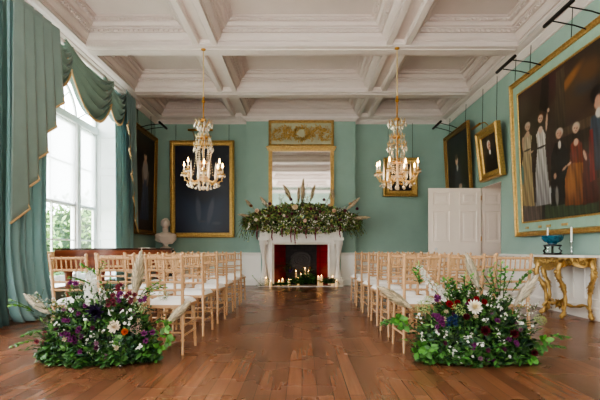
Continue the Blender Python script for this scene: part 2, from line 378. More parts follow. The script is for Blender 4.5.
# ---------------------------------------------------------------- windows
def window(idx, y0, y1, full=True):
    f = MB(); X = -W-.5; t = .04
    zs, zt, ztr = .35, 4.28, 3.5
    def bar(a, b, c, d, th=t, dx=0): f.box(X-th+dx, X+th+dx, a, b, c, d)
    bar(y0, y1, zs, zs+.08); bar(y0, y1, zt-.08, zt); bar(y0, y0+.07, zs, zt); bar(y1-.07, y1, zs, zt)
    mA, mB_ = y0+.86, y1-.86
    for yy in (mA, mB_): bar(yy-.07, yy+.07, zs, ztr+.02, .07)
    bar(y0, y1, ztr-.06, ztr+.07, .08)
    lights = [(y0+.07, mA-.07), (mA+.07, mB_-.07), (mB_+.07, y1-.07)]
    for k, (a, b) in enumerate(lights):
        for c, d, dx in ((zs+.08, 1.86, .01), (1.80, ztr-.06, -.02)):
            w = .045
            bar(a, a+w, c, d, .02, dx); bar(b-w, b, c, d, .02, dx); bar(a, b, c, c+w, .02, dx); bar(a, b, d-w, d, .02, dx)
            nz = 1
            for q in range(1, nz+1):
                zq = c+(d-c)*q/(nz+1); bar(a, b, zq-.012, zq+.012, .014, dx)
            if k == 1: bar((a+b)/2-.012, (a+b)/2+.012, c, d, .014, dx)
    # arched fanlight over the centre
    cy_, r0 = (y0+y1)/2, (mB_-mA)/2
    for rr, ww in ((r0, .05), (r0*.55, .014)):
        P = [(X, cy_+rr*math.cos(a), ztr+.02+min(.74, rr*.82)/1*math.sin(a)) for a in np.linspace(0, PI, 17)]
        f.tube(P, ww*.7, 6)
    for a in (PI*.25, PI*.5, PI*.75):
        f.tube([(X, cy_, ztr), (X, cy_+r0*math.cos(a), ztr+.72*math.sin(a))], .012, 5)
    for sgn in (-1, 1):
        f.tube([(X, cy_+sgn*r0, ztr+.05), (X, cy_+sgn*(r0+.8), zt-.3)], .014, 5)
    # panelled reveals
    for yy, sg in ((y1, -1), (y0, 1)):
        yy2 = yy
        for c, d in ((.5, 1.2), (1.32, 2.6), (2.72, 3.4)):
            f.ring(X+.1, -W-.04, c, d, [(0,0),(.0,.012),(.02,.012),(.03,.002)], lambda a, b, o: (a, yy2+sg*(o+.002), b))
        f.box(X, -W+.004, min(yy2, yy2+sg*.003), max(yy2, yy2+sg*.003), .352, 4.278)
    f.box(X, -W+.05, y0, y1, zs-.03, zs+.005)
    o = struct(f.build('window_%d' % idx, 'winw', smooth=False))
    g = MB()
    g.add([(X,y0,zs),(X,y1,zs),(X,y1,zt),(X,y0,zt)], [(0,1,2,3)]); struct(g.build('pane', 'pane', o, smooth=False))
    b = MB()
    for a, c in lights:
        b.box(X+.035, X+.038, a+.01, c-.01, 1.83, ztr-.07); b.box(X+.03, X+.044, a+.01, c-.01, 1.815, 1.835)
    struct(b.build('blind', 'blind', o, smooth=False))
    return o
for i, w in enumerate(WIN): window(i+1, w[0], w[1])

# door leaf and panelled reveal
def panelled(m, w, h, cols, rows, y=0., sg=-1):
    for a, b in cols:
        for c, d in rows:
            m.ring(a, b, c, d, [(0,0),(0,.012),(.018,.012),(.035,-.008),(.05,-.008),(.09,.006),(.1,.006)], lambda p, q, o: (p, y+sg*o, q), cap=True)
ROWS = [(.2,.86),(1.11,1.83),(1.94,2.24)]
d = struct(bpy.data.objects.new('door_1', None)); col.objects.link(d); d.location = (3.97, 10.38, 0); d['kind'] = 'structure'
m = MB(); m.box(-1.16, 0, -.022, .022, .01, 2.32)
panelled(m, 1.17, 2.3, [(-1.08,-.68),(-.47,-.08)], ROWS, -.022, -1)
panelled(m, 1.17, 2.3, [(-1.08,-.68),(-.47,-.08)], ROWS, .022, 1)
m.build('leaf', 'doorp', d, smooth=False)
m = MB(); m.lathe([(.006,0),(.022,.004),(.024,.008),(.010,.012),(.010,.03),(.024,.04),(.03,.052),(.024,.066),(.004,.07)], 12)
kn = m.build('door_knob', 'winw', d); kn.location = (-1.01, -.024, .97); kn.rotation_euler = (PI/2, 0, 0)
m = MB()
for zz in (.3, 1.2, 2.1): m.tube([(0,-.03,zz-.05),(0,-.03,zz+.05)], .01, 8)
m.build('hinge', 'brass', d)
m = MB(); m.box(W, W+.5, 10.41, 10.43, 0, 2.33); panelled(m, .5, 2.3, [(W+.07, W+.42)], ROWS, 10.41, -1)
m.box(W, W+.5, DOOR[0]-.01, DOOR[0]+.004, 0, 2.33); m.box(W, W+.5, DOOR[0], DOOR[1], 2.32, 2.34)
struct(m.build('trim_%d' % n, 'doorp', smooth=False)); n += 1

# ================================================================== curtains
PX, PZ = -3.80, 4.27
m = MB(); m.tube([(PX, 6.35, PZ), (PX, 10.72, PZ)], .035, 12)
pole = thing('curtain_pole', 'cream curtain pole carrying the green swags over the tall window', 'curtain pole', (0,0,0))
m.build('pole', 'trimw', pole)
for yy, s in ((10.74, 1), (6.33, -1)):
    m = MB(); m.lathe([(.03,0),(.055,.01),(.055,.03),(.03,.04),(.05,.07),(.06,.10),(.05,.14),(.01,.16)], 14)
    f_ = m.build('finial', 'trimw', pole); f_.location = (PX, yy, PZ); f_.rotation_euler = (-s*PI/2, 0, 0)
for yy in (6.5, 8.35, 10.6):
    m = MB(); m.box(-W, PX, yy-.02, yy+.02, PZ-.03, PZ+.03); m.build('bracket', 'trimw', pole)

def drape(name, ya, yb_, z1, z0, folds, amp, xc, label, mat='curtain', flare=.25, taper=0., puddle=0., seed=0, lean=0.):
    rr = random.Random(seed); ph = [rr.uniform(0, 6.28) for _ in range(4)]
    def fn(u, v):
        z = z1+(z0-z1)*v
        w = 1-taper*math.sin(PI*min(1, v*1.3))*.5
        y = ya+(yb_-ya)*u
        yc = (ya+yb_)/2
        s = math.sin(2*PI*folds*u+ph[0]+.6*math.sin(3*v+ph[1]))+.35*math.sin(2*PI*folds*2.3*u+ph[2]+v)
        x = xc+amp*s*(.55+.45*v)+flare*max(0, v-.75)**1.6*(1+.4*s)
        y = y+.02*math.sin(2*PI*folds*u*1.7+ph[3])+lean*v
        if v > .97: x += puddle*(v-.97)/.03*(1+.5*math.sin(9*u+ph[1])); z = max(z, z0+.01)
        return (x, y, z)
    m = MB(); m.grid(90, 40, fn)
    o = m.build(name, mat, smooth=True, ang=180)
    sm = o.modifiers.new('sol', 'SOLIDIFY'); sm.thickness = .006
    if label: tag(o, label, 'curtain')
    return o, fn
drape('curtain', 6.02, 6.98, 4.25, .012, 5.5, .05, -3.82, 'wide teal silk curtain pooling on the floor left of the bright window', seed=1, flare=.9, puddle=.06)
drape('curtain', 9.62, 10.62, 4.25, .25, 5.5, .035, -3.86, 'teal curtain hanging at the far side of the window beside the dark full-length portrait', seed=2, flare=.1)
drape('curtain', 5.15, 5.78, 4.1, .012, 4, .05, -3.74, 'dark green curtain at the far left edge of the view, beside the neighbouring window', mat='dcurtain', seed=3, flare=.5)
drape('curtain', 1.6, 2.5, 4.25, .012, 5, .05, -3.82, 'teal curtain on the near side of the second window', seed=4, flare=.4)

def swag(ya, yb_, z1, sag, x0, name_label, seed, skew=0.):
    rr = random.Random(seed)
    def fn(u, v):
        yc = (ya+yb_)/2
        e = abs(2*u-1)
        c = (1-e**2.1)
        y = ya+(yb_-ya)*u
        gather = .16*(1-v)*math.sin(2*PI*u)*.3
        top = .20*c
        drop = (sag-.2)*v*(c*.93+.07) + .05*v
        edge = sag*.16*v*(1-c)
        ph_ = 2*PI*5.2*(v**.85)+.5*math.sin(2*PI*u)+skew*u; f = math.sin(ph_)+.3*math.sin(2*ph_+1)
        x = x0+.06*f*(.25+.75*c)*(.5+.5*min(1, 4*v))+.10*math.sin(PI*min(1, v*1.1))*c
        return (x, y+gather+.02*f*math.cos(PI*u), z1-top-drop-edge+.03*f*c*v*(1-v)*2)
    o = thing('swag', name_label, 'curtain swag')
    m = MB(); m.grid(44, 110, fn)
    a = m.build('fabric', 'swag', o, smooth=True, ang=180); sm = a.modifiers.new('s', 'SOLIDIFY'); sm.thickness = .008
    P = [fn(u, 1.) for u in np.linspace(0, 1, 41)]
    m = MB(); m.tube([(p[0]+.008, p[1], p[2]) for p in P], .016, 6)
    for k in range(41*2):
        p = fn((k+.5)/82, 1.); m.tube([(p[0]+.01, p[1], p[2]), (p[0]+.012, p[1]+.004, p[2]-.035)], .007, 4)
    m.build('fringe', 'fringe', o)
    return o
swag(6.62, 7.72, 4.30, .74, -3.78, 'green swag with gold fringe nearest the camera on the pole', 1)
swag(8.92, 10.02, 4.30, .74, -3.78, 'small green swag with gold fringe at the far end of the pole', 3, 1)
swag(7.42, 9.34, 4.32, .98, -3.765, 'largest deep green swag with gold fringe at the middle of the pole', 2)

def jabot(y_out, y_in, zt, z_out, z_in, x0, label, seed, mat):
    N_ = 5
    def fn(u, v):
        # u=0 outer/long, u=1 inner/short, stacked pleats
        zz = z_out+(z_in-z_out)*u
        k = u*N_; fr = k-int(k)
        tri = (fr*2 if fr < .5 else 2-fr*2)
        spread = .35+.65*v
        y = y_out+(y_in-y_out)*(u+(tri-.5)*(.18 if seed == 2 else .75)*spread)
        x = x0+(.07 if seed == 2 else .13)*tri*spread+.05*u
        return (x, y, zt+(zz-zt)*v)
    o = thing('curtain_tail', label, 'curtain tail')
    m = MB(); m.grid(80, 24, fn); a = m.build('fabric', mat, o, ang=180); sm = a.modifiers.new('s', 'SOLIDIFY'); sm.thickness = .006
    m = MB(); m.tube([fn(u, 1.) for u in np.linspace(0, 1, 81)], .018, 6); m.build('fringe', 'fringe', o)
    return o
jabot(10.42, 9.72, 4.30, 1.35, 3.75, -3.74, 'pale green pleated tail with zigzag gold edge on far side of window', 1, 'curtain')
jabot(6.05, 7.10, 4.28, 1.30, 3.4, -3.72, 'long pale sage pleated tail with gold edge over the near teal curtain', 2, 'tail')

# ================================================================== pictures
def picture(name_label, cat, loc, rotz, w, h, fw, depth, tilt, paintfn, fmat='gold', slip=0., nx=70, ny=100, group=None, cords=None, beads=True, name='framed_painting'):
    o = thing(name, name_label, cat, loc, (tilt, 0, rotz), group)
    # canvas
    ix0, ix1, iz0, iz1 = -w/2+fw+slip, w/2-fw-slip, fw+slip, h-fw-slip
    img = paintfn(nx+1, ny+1)
    m = MB(); y = -depth*.35
    m.grid(nx, ny, lambda u, v: (ix0+(ix1-ix0)*u, y, iz0+(iz1-iz0)*v))
    m.c = [(*lin(np.clip(img[j, i], 0, 255)), 1) for j in range(ny+1) for i in range(nx+1)]
    m.build('canvas', 'paint', o, smooth=False)
    fn = lambda a, b, off: (a, -off, b)
    m = MB()
    m.ring(-w/2, w/2, 0, h, [(0,0),(0,depth*.8),(fw*.12,depth),(fw*.25,depth),(fw*.4,depth*.72),(fw*.62,depth*.6),(fw*.75,depth*.66),(fw*.9,depth*.62),(fw,depth*.3)], fn)
    if beads:
        st = max(.05, fw*.45)
        for (a0, b0, a1, b1) in ((-w/2,0,w/2,0),(-w/2,h,w/2,h),(-w/2,0,-w/2,h),(w/2,0,w/2,h)):
            L_ = abs(a1-a0)+abs(b1-b0); k = int(L_/st); ins = fw*.19
            for q in range(k+1):
                t = q/k; a = a0+(a1-a0)*t; b = b0+(b1-b0)*t
                a = min(max(a, -w/2+ins), w/2-ins); b = min(max(b, ins), h-ins)
                m.octa((a, -depth*.95, b), st*.24, 1.)
    m.box(-w/2+.02, w/2-.02, -depth*.3, 0, .02, h-.02)
    m.build('frame', fmat, o, ang=30)
    if slip:
        m = MB(); m.ring(-w/2+fw, w/2-fw, fw, h-fw, [(0,depth*.3),(0,depth*.42),(slip-.03,depth*.42)], fn); m.build('slip', 'sage', o, smooth=False)
        m = MB(); m.ring(-w/2+fw+slip-.03, w/2-fw-slip+.03, fw+slip-.03, h-fw-slip+.03, [(0,depth*.42),(0,depth*.55),(.02,depth*.55),(.03,depth*.36)], fn)
        m.build('inner_frame', 'gold', o, smooth=False)
    if cords:
        for cx_, L_ in cords:
            m = MB(); m.tube([(cx_, -.005, h-.02), (cx_, .02+math.tan(tilt)*L_*.9, h+L_)], .006, 5); m.build('hanging_cord', 'dark', o)
    return o

class Can:
    def __init__(s, nx, ny, base, w, h, seed=0):
        r = np.random.default_rng(seed)
        s.X, s.Z = np.meshgrid(np.linspace(0, w, nx), np.linspace(0, h, ny)); s.w, s.h = w, h
        s.I = np.ones((ny, nx, 3))*np.array(base, float)
        for k in range(14):
            cx, cz = r.uniform(0, w), r.uniform(0, h)
            s.ell(cx, cz, r.uniform(.1, .35)*w, r.uniform(.06, .2)*h, [v*r.uniform(.6, 1.5)+r.uniform(-2, 4) for v in base], .5, 1.2)
    def ell(s, cx, cz, rx, rz, c, a=1., soft=.25, rot=0.):
        dx, dz = s.X-cx, s.Z-cz; co, si = math.cos(rot), math.sin(rot)
        d = np.sqrt(((dx*co+dz*si)/rx)**2+((-dx*si+dz*co)/rz)**2)
        k = np.clip((1+soft/2-d)/soft, 0, 1)*a
        s.I = s.I*(1-k[..., None])+np.array(c, float)*k[..., None]
    def poly(s, pts, c, a=1., c2=None):
        inside = np.zeros(s.X.shape, bool); n = len(pts)
        for i in range(n):
            x0, z0 = pts[i]; x1, z1 = pts[(i+1) % n]
            if z0 == z1: continue
            cond = ((s.Z > min(z0, z1)) & (s.Z <= max(z0, z1))) & (s.X < (x1-x0)*(s.Z-z0)/(z1-z0)+x0)
            inside ^= cond
        k = inside*a
        fo = 1+.22*np.sin(s.X*61+s.Z*7)*np.sin(s.X*23-s.Z*4+1)
        cc = np.array(c, float)
        if c2 is not None:
            zs = [p[1] for p in pts]; t = np.clip((s.Z-min(zs))/(max(zs)-min(zs)), 0, 1)[..., None]; cc = np.array(c2, float)*(1-t)+cc*t
        s.I = s.I*(1-k[..., None])+cc*fo[..., None]*k[..., None]

def p_lady(nx, ny):       # dark full-length lady, left wall
    c = Can(nx, ny, (30, 24, 26), 1.4, 2.35, 1)
    c.ell(.7, .2, .9, .25, (70, 48, 34), .6, .8)
    c.poly([(.55,1.62),(.85,1.62),(.95,.9),(1.05,.25),(.35,.25),(.5,.9)], (92, 100, 124), 1., (40, 52, 84))
    c.ell(.7, 1.5, .2, .26, (176, 166, 160)); c.ell(.52, 1.32, .06, .22, (138, 122, 112), 1, .3, .3); c.ell(.9, 1.3, .06, .22, (138, 122, 112), 1, .3, -.3)
    c.ell(.7, 1.83, .1, .12, (216, 176, 150)); c.ell(.7, 1.92, .1, .07, (60, 42, 34)); c.ell(.7, 1.68, .1, .06, (190, 160, 140))
    return c.I
def p_navy(nx, ny):       # very dark navy full-length, behind chandelier
    c = Can(nx, ny, (26, 27, 40), 1.46, 2.34, 2)
    c.ell(.75, .7, .75, .9, (54, 66, 96), .8, 1.); c.ell(.75, 1.5, .5, .6, (20, 18, 26), .8, 1.)
    c.ell(.62, .62, .07, .34, (92, 98, 118), .8, .5, .06); c.ell(.95, .58, .07, .34, (88, 92, 112), .8, .5, -.2)
    c.ell(.75, 1.3, .24, .42, (44, 44, 58), .9, .5); c.ell(.75, 1.83, .09, .12, (140, 108, 92)); c.ell(.3, 2.0, .22, .2, (52, 42, 42), .7, .8)
    c.ell(1.1, .25, .12, .04, (74, 80, 96), .8, .6); c.ell(.72, .3, .1, .03, (70, 72, 86), .8, .6)
    return c.I
def p_small(nx, ny):      # half-length behind right chandelier
    c = Can(nx, ny, (26, 20, 16), .6, .7, 3)
    c.ell(.3, .12, .25, .3, (16, 13, 14), 1, .3); c.ell(.3, .48, .07, .09, (186, 140, 104)); c.ell(.3, .54, .085, .06, (60, 40, 26)); c.ell(.3, .36, .05, .05, (210, 200, 180))
    return c.I
def p_seated(nx, ny):     # dark standing/seated figure, right wall
    c = Can(nx, ny, (32, 28, 22), 1.6, 1.6, 4)
    c.ell(.85, .4, .32, .55, (62, 58, 66), 1, .4); c.ell(1.25, .7, .25, .7, (40, 44, 28), .8, .6)
    c.ell(.75, 1.0, .1, .125, (232, 192, 164)); c.ell(.74, 1.08, .1, .07, (96, 74, 56)); c.ell(.78, .82, .06, .08, (200, 196, 186))
    c.ell(.95, .35, .12, .07, (180, 150, 130)); c.ell(.8, .15, .1, .16, (150, 136, 130), .8)
    return c.I
def p_gent(nx, ny):       # white-haired gentleman in black coat
    c = Can(nx, ny, (46, 32, 24), .72, .8, 5)
    c.ell(.38, .12, .27, .36, (16, 13, 15), 1, .2); c.ell(.38, .42, .16, .16, (18, 15, 16), 1, .3)
    c.ell(.33, .6, .085, .1, (222, 214, 206)); c.ell(.35, .575, .062, .09, (208, 156, 134)); c.ell(.36, .44, .04, .07, (232, 228, 222)); c.ell(.35, .5, .05, .03, (190, 140, 120))
    c.ell(.325, .59, .012, .01, (60, 36, 30)); c.ell(.375, .59, .012, .01, (60, 36, 30)); c.ell(.352, .535, .022, .008, (150, 70, 60))
    c.ell(.44, .3, .02, .05, (60, 60, 66))
    return c.I
# large family group: canvas coordinates derived from where the figures stand in the picture
G_Y0, G_Y1, G_Z0, G_H, G_T = 8.48, 4.75, 1.19, 2.74, .042
G_IN = .26
def gp(px, py):
    X = 3.85
    for _ in range(4):
        Y = F*X/(px-CX); Z = CZ+(CY-py)*Y/F; X = 3.92-G_T*(Z-G_Z0)
    return ((G_Y0-G_IN)-Y, Z-G_Z0-G_IN)
def p_group(nx, ny):
    c = Can(nx, ny, (60, 46, 32), G_Y0-G_Y1-2*G_IN, G_H-2*G_IN, 6)
    def E(px, py, rx, ry, colr, a=1., soft=.3, rot=0.):
        x, z = gp(px, py); Y = G_Y0-G_IN-x; s = Y/F
        x2, _ = gp(px+rx, py); c.ell(x, z, max(.02, abs(x2-x)), ry*s, colr, a, soft, rot)
    def P(pts, colr, a=1., c2=None): c.poly([gp(*p) for p in pts], colr, a, c2)
    E(535, 110, 14, 34, (66, 56, 40), .7, .9); E(523, 108, 8, 12, (96, 88, 72), .8, .9); E(528, 130, 6, 10, (84, 70, 54), .7, .8)
    E(575, 88, 22, 20, (92, 70, 46), .8, .9, .3); E(570, 80, 14, 5, (168, 110, 54), .9, .8, .4); E(586, 86, 12, 7, (60, 62, 66), .8, .8); E(590, 70, 12, 10, (110, 74, 40), .8, .9)
    P([(555, 138), (557, 72), (565, 66), (567, 135)], (92, 80, 60), .9, (58, 48, 34)); P([(540, 110), (543, 78), (550, 74), (549, 112)], (24, 18, 14), .9)
    P([(556, 140), (600, 122), (600, 112), (556, 132)], (84, 68, 48), .9); P([(558, 175), (600, 178), (600, 122), (558, 140)], (46, 34, 24), .95)
    P([(519, 224), (545, 222), (545, 200), (519, 206)], (96, 84, 78), 1.)
    P([(545, 223), (600, 212), (600, 200), (545, 205)], (60, 76, 52), 1.); P([(543, 223), (546, 223), (546, 150), (543, 152)], (30, 22, 16), 1.); P([(542, 226), (600, 217), (600, 212), (542, 220)], (26, 20, 16), 1.)
    def face(px, py, r, skin, hair, hr, look=1):
        E(px, py-r*.55, hr, hr*1.25, hair, 1, .35); E(px+look*.3, py, r, r*1.55, skin, 1, .25)
        E(px+look*.3-r*.38, py-r*.15, r*.16, r*.14, (70, 44, 36), .8); E(px+look*.3+r*.42, py-r*.15, r*.16, r*.14, (70, 44, 36), .8); E(px+look*.3, py+r*.75, r*.3, r*.16, (160, 76, 66), .8)
        E(px+look*.3+r*.45, py+r*.2, r*.4, r*1.0, tuple(v*.8 for v in skin), .5)
    # two standing ladies
    P([(523,206),(535.5,206),(533,170),(531.5,148),(525,148),(522,170)], (186, 170, 132), 1., (158, 138, 96)); P([(524.5,150),(531.5,150),(533,136),(530,133.5),(526.5,133.5),(524,138)], (196, 180, 150), 1.); E(528.5, 134, 1.8, 3, (214, 178, 152)); E(524, 145, 1.1, 8, (200, 168, 142), 1, .3, .1); E(531.5, 152, 3, 1, (204, 170, 146)); E(528, 150, 3.6, 1, (70, 60, 50))
    E(523.5, 175, 1.4, 10, (90, 140, 140), .9); face(528.3, 127, 2.3, (216, 180, 154), (190, 180, 164), 2.9)
    P([(537,206),(552,204),(548,165),(546,146),(538.5,146),(536.5,170)], (204, 198, 190), 1., (148, 146, 148)); P([(538.5,148),(546,148),(546.5,134),(543,128.5),(539.5,128.5),(537,135)], (210, 204, 194), 1.); E(541.3, 129.5, 2.2, 3.4, (222, 188, 164)); E(547.5, 122, 1.0, 9, (214, 180, 156), 1, .3, -.18); E(549.2, 110, 1.2, 2, (216, 182, 158)); E(542, 147, 4.2, 1.3, (54, 44, 44))
    face(541, 118.5, 2.5, (222, 186, 162), (96, 66, 44), 3.3); E(551.5, 195, 1.2, 9, (190, 190, 190))
    # seated gentleman in dark coat
    P([(552,206),(571,203),(569,150),(564,143),(556,143),(552,156)], (30, 24, 24), 1., (22, 18, 18)); E(560.5, 144.5, 1.5, 4, (226, 220, 210)); E(565.5, 168, 2.6, 1.4, (196, 156, 130), 1, .3, .4); E(556, 176, 1.4, 3, (190, 150, 126)); E(558, 196, 1.6, 10, (150, 146, 142), .8)
    face(560.3, 134, 2.9, (212, 164, 138), (204, 196, 186), 3.7, -1)
    # seated lady in orange and crimson
    P([(566,206),(594,203),(590,176),(583,160),(571,160),(566,178)], (152, 96, 46), 1., (116, 66, 32)); P([(584,205),(600,201),(597,160),(584,148)], (92, 36, 28), .95, (66, 24, 20)); P([(571,163),(584,162),(583,143),(579,139.5),(575,139.5),(571.5,145)], (116, 48, 32), 1.); E(577, 142, 2.4, 3.6, (224, 186, 160)); E(586, 155, 1.3, 6, (212, 172, 148), 1, .3, .4); E(570, 164, 2.4, 1.3, (212, 172, 148), 1, .3, .3); E(572, 184, 4, 13, (178, 118, 60), .7, .8)
    face(577, 128.5, 2.9, (224, 182, 156), (190, 180, 164), 4.0, -1)
    # standing man in blue coat, child beyond
    P([(590,170),(606,170),(606,112),(592,116)], (58, 76, 92), 1., (38, 46, 60)); E(599, 100, 4.6, 9, (210, 160, 134)); E(598, 94, 7, 9, (22, 18, 18), .9); E(599.5, 101, 3.8, 7, (206, 158, 134)); E(600, 112, 3.5, 5, (228, 220, 210)); P([(590,130),(594,128),(596,180),(591,182)], (128, 34, 32), .9)
    c.ell(2.75, 1.0, .25, .6, (120, 112, 96), 1, .4); c.ell(2.75, 1.7, .1, .14, (206, 164, 140)); c.ell(3.1, .6, .2, .5, (130, 60, 44), 1, .4); c.ell(3.1, 1.15, .09, .12, (210, 170, 150))
    return c.I*.76+np.array([3, 1, 0])

picture('tall dark portrait of a standing lady on the left wall beyond the window', 'painting', (-3.95, 11.6, 1.33), PI/2, 1.62, 2.58, .12, .08, .02, p_lady, 'goldd', cords=[(-.5, .5), (.5, .5)], nx=56, ny=90)
picture('largest gilt-framed navy-black portrait on the back wall left of the fireplace', 'painting', (-2.70, 12.71, 1.28), 0, 1.74, 2.62, .14, .09, .02, p_navy, 'gold', cords=[(-.72, .45), (.72, .45)], nx=60, ny=90)
picture('small gilt-framed dark portrait on the back wall behind the right chandelier', 'painting', (2.67, 12.71, 2.39), 0, .93, 1.05, .17, .09, .03, p_small, 'gold', cords=[(-.33, .95), (.33, .95)], nx=40, ny=44)
picture('large dark portrait of a seated figure on the right wall above the open door', 'painting', (3.95, 11.62, 2.02), -PI/2, 1.78, 1.92, .13, .08, .05, p_seated, 'goldd', cords=[(-.6, .45), (.6, .45)], nx=60, ny=60)
picture('small gilt-framed portrait of a white-haired gentleman in a black coat on the right wall', 'painting', (3.95, 9.56, 2.41), -PI/2, 1.06, 1.06, .17, .12, .11, p_gent, 'gold', cords=[(-.36, .9), (.36, .9)], nx=60, ny=60)
G = picture('very large gilt-framed family group portrait filling the right wall above the console table', 'painting', (3.93, (G_Y0+G_Y1)/2, G_Z0), -PI/2, G_Y0-G_Y1, G_H, .085, .07, G_T, p_group, 'gold', slip=.175, nx=230, ny=150, cords=[(-1.75, .45), (-1.2, .45), (0, .45), (1.3, .45)])
for k, (a, w_) in enumerate(((-1.45,.1),(-1.02,.09),(-.75,.12),(-.3,.16))):
    m = MB(); m.box(a-w_/2, a+w_/2, -.042, -.03, .13, .165); m.build('name_plate', 'goldp', G, smooth=False)

def lamp(label, p0, p1, wall_pts, r=.027, mat='dark', name='picture_lamp'):
    o = thing(name, label, 'picture lamp', (0,0,0), group=None)
    P0, P1 = Vector(p0), Vector(p1)
    m = MB(); m.tube([P0, P0+(P1-P0)*.02, P0+(P1-P0)*.98, P1], [r*.7, r, r, r*.7], 10); m.build('shade', mat, o)
    for a, b in wall_pts:
        a, b = Vector(a), Vector(b); m = MB(); mid = (a+b)/2+Vector((0, 0, .02)); m.tube([a, mid, b], .009, 6); m.build('arm', mat, o)
    return o
lamp('black picture lamp over the far end of the family group portrait', (3.3,7.92,3.96), (3.3,7.22,3.96), [((3.3,7.75,3.96),(3.93,7.75,3.84)), ((3.3,7.38,3.96),(3.93,7.38,3.84))])
lamp('black picture lamp over the near end of the family group portrait', (3.3,6.37,4.0), (3.3,5.67,4.0), [((3.3,6.2,4.0),(3.93,6.2,3.84)), ((3.3,5.83,4.0),(3.93,5.83,3.84))])
lamp('black picture lamp over the dark seated portrait in the far right corner', (3.35,11.95,4.05), (3.35,11.25,4.05), [((3.35,11.8,4.05),(3.95,11.8,3.86)), ((3.35,11.4,4.05),(3.95,11.4,3.86))], .028)
lamp('small brass picture lamp above the white-haired gentleman portrait', (3.62,9.95,3.52), (3.62,9.5,3.52), [((3.62,9.7,3.52),(3.8,9.7,3.6)), ((3.8,9.7,3.6),(3.96,9.7,3.42))], .025, 'brass')
lamp('black picture lamp over the standing lady portrait in the left corner', (-3.35,11.55,3.95), (-3.35,10.95,3.95), [((-3.35,11.4,3.95),(-3.95,11.4,3.84)), ((-3.35,11.1,3.95),(-3.95,11.1,3.84))], .028)
lamp('brass picture lamp bar above the navy-black portrait on the back wall', (-3.02,12.35,4.12), (-2.36,12.35,4.12), [((-2.9,12.35,4.12),(-2.9,12.7,3.88)), ((-2.5,12.35,4.12),(-2.5,12.7,3.88))], .03, 'brass')

# ================================================================== trumeau mirror
mir = thing('overmantel_mirror', 'tall gilt mirror with carved wreath panel above the fireplace', 'mirror', (-.02, bY, 1.60))
mx = .87; zt = 4.40-1.60
m = MB()
m.box(-mx-.03, mx+.03, -.10, 0, 2.00, 2.06); m.box(-mx-.06, mx+.06, -.13, 0, 2.06, 2.10); m.box(-mx, mx, -.08, 0, 0, .08)
for s in (-1, 1):
    x0, x1 = sorted((s*mx, s*(mx-.095))); m.box(x0, x1, -.07, 0, 0, 2.0)
    for k in range(3): xx = x0+.02+k*.027; m.tube([(xx, -.075, .1), (xx, -.075, 1.9)], .012, 6)
m.box(-mx+.09, mx-.09, -.05, 0, 1.975, 2.0)
m.ring(-mx, mx, 2.10, zt, [(0,0),(0,.06),(.03,.08),(.06,.06),(.07,.03)], lambda a, b, o: (a, -o, b))
m.build('frame', 'goldp', mir, ang=30)
m = MB(); m.box(-mx+.08, mx-.08, -.02, -.01, .05, 1.99)
mg, nt, b_ = newmat('mirror_silver'); b_.inputs['Metallic'].default_value = 1; b_.inputs['Roughness'].default_value = .04; b_.inputs['Base Color'].default_value = (.86, .87, .85, 1)
nz = nt.nodes.new('ShaderNodeTexNoise'); nz.inputs['Scale'].default_value = 3; bp = nt.nodes.new('ShaderNodeBump'); bp.inputs['Strength'].default_value = .03
nt.links.new(nz.outputs[0], bp.inputs['Height']); nt.links.new(bp.outputs[0], b_.inputs['Normal'])
m.build('mirror_glass', mg, mir, smooth=False)
m = MB(); m.box(-mx+.05, mx-.05, -.03, -.02, 2.12, zt-.04); m.build('panel', 'creamp', mir, smooth=False)
m = MB(); pc = 2.10+(zt-2.10)/2
def scr(cx, cz, r, a0, a1, k, leafL=.07):
    pts = []
    for i in range(k):
        a = a0+(a1-a0)*i/(k-1); p = (cx+r*math.cos(a), -.05, cz+r*math.sin(a)*.92); pts.append(p)
        for s_ in (-1, 1):
            dd = (math.cos(a+s_*1.1+PI/2), -.35*rng.random(), math.sin(a+s_*1.1+PI/2))
            m.leaf(np.array(p)+rng.normal(size=3)*.012, dd, (0,-1,.1)+rng.normal(size=3)*.3, leafL*rng.uniform(.5, 1.3), leafL*.36, (1,1,1), curl=.3)
    m.tube(pts, .005, 5, (1,1,1))
scr(0, pc, .17, 0, 2*PI, 30); scr(0, pc, .2, 0, 2*PI, 30, .08)
for s in (-1, 1):
    scr(s*.62, pc-.04, .14, 0 if s < 0 else PI, (-1.6*PI if s < 0 else 2.6*PI), 26)
    for q in range(3): scr(s*(.27+q*.09), pc-.12+q*.1, .1, .2, 3.0, 12, .07)
    scr(s*.3, pc, .14, PI*.5, PI*1.5, 14, .08); scr(s*.42, pc+.02, .16, -1, 1.6, 14, .08); scr(s*.62, pc-.04, .13, 1, 5, 20, .05)
for k in range(60):
    a = rng.uniform(0, 2*PI); m.octa((.18*math.cos(a)+rng.normal()*.02, -.07, pc+.17*math.sin(a)+rng.normal()*.015), .016, 1, (1,1,1))
for k in range(150):
    x = rng.uniform(-.74,.74); r0 = .14*abs(math.cos(x*5.5))+.05; m.leaf((x, -.05, pc+rng.uniform(-r0, r0)), (rng.normal(), -.5, rng.normal()), (0,-1,0), rng.uniform(.03,.07), .02, (1,1,1), curl=.3) if abs(x) > .24 else None
m.c = []
m.build('carving', 'gold', mir, ang=20)

# ================================================================== fireplace
fp = thing('fireplace', 'white carved marble chimneypiece with scrolled sides and red lined hearth', 'fireplace', (-.03, bY, 0))
m = MB(); yF = -.32
ox0, ox1 = OX0+.03, OX1+.03     # local opening
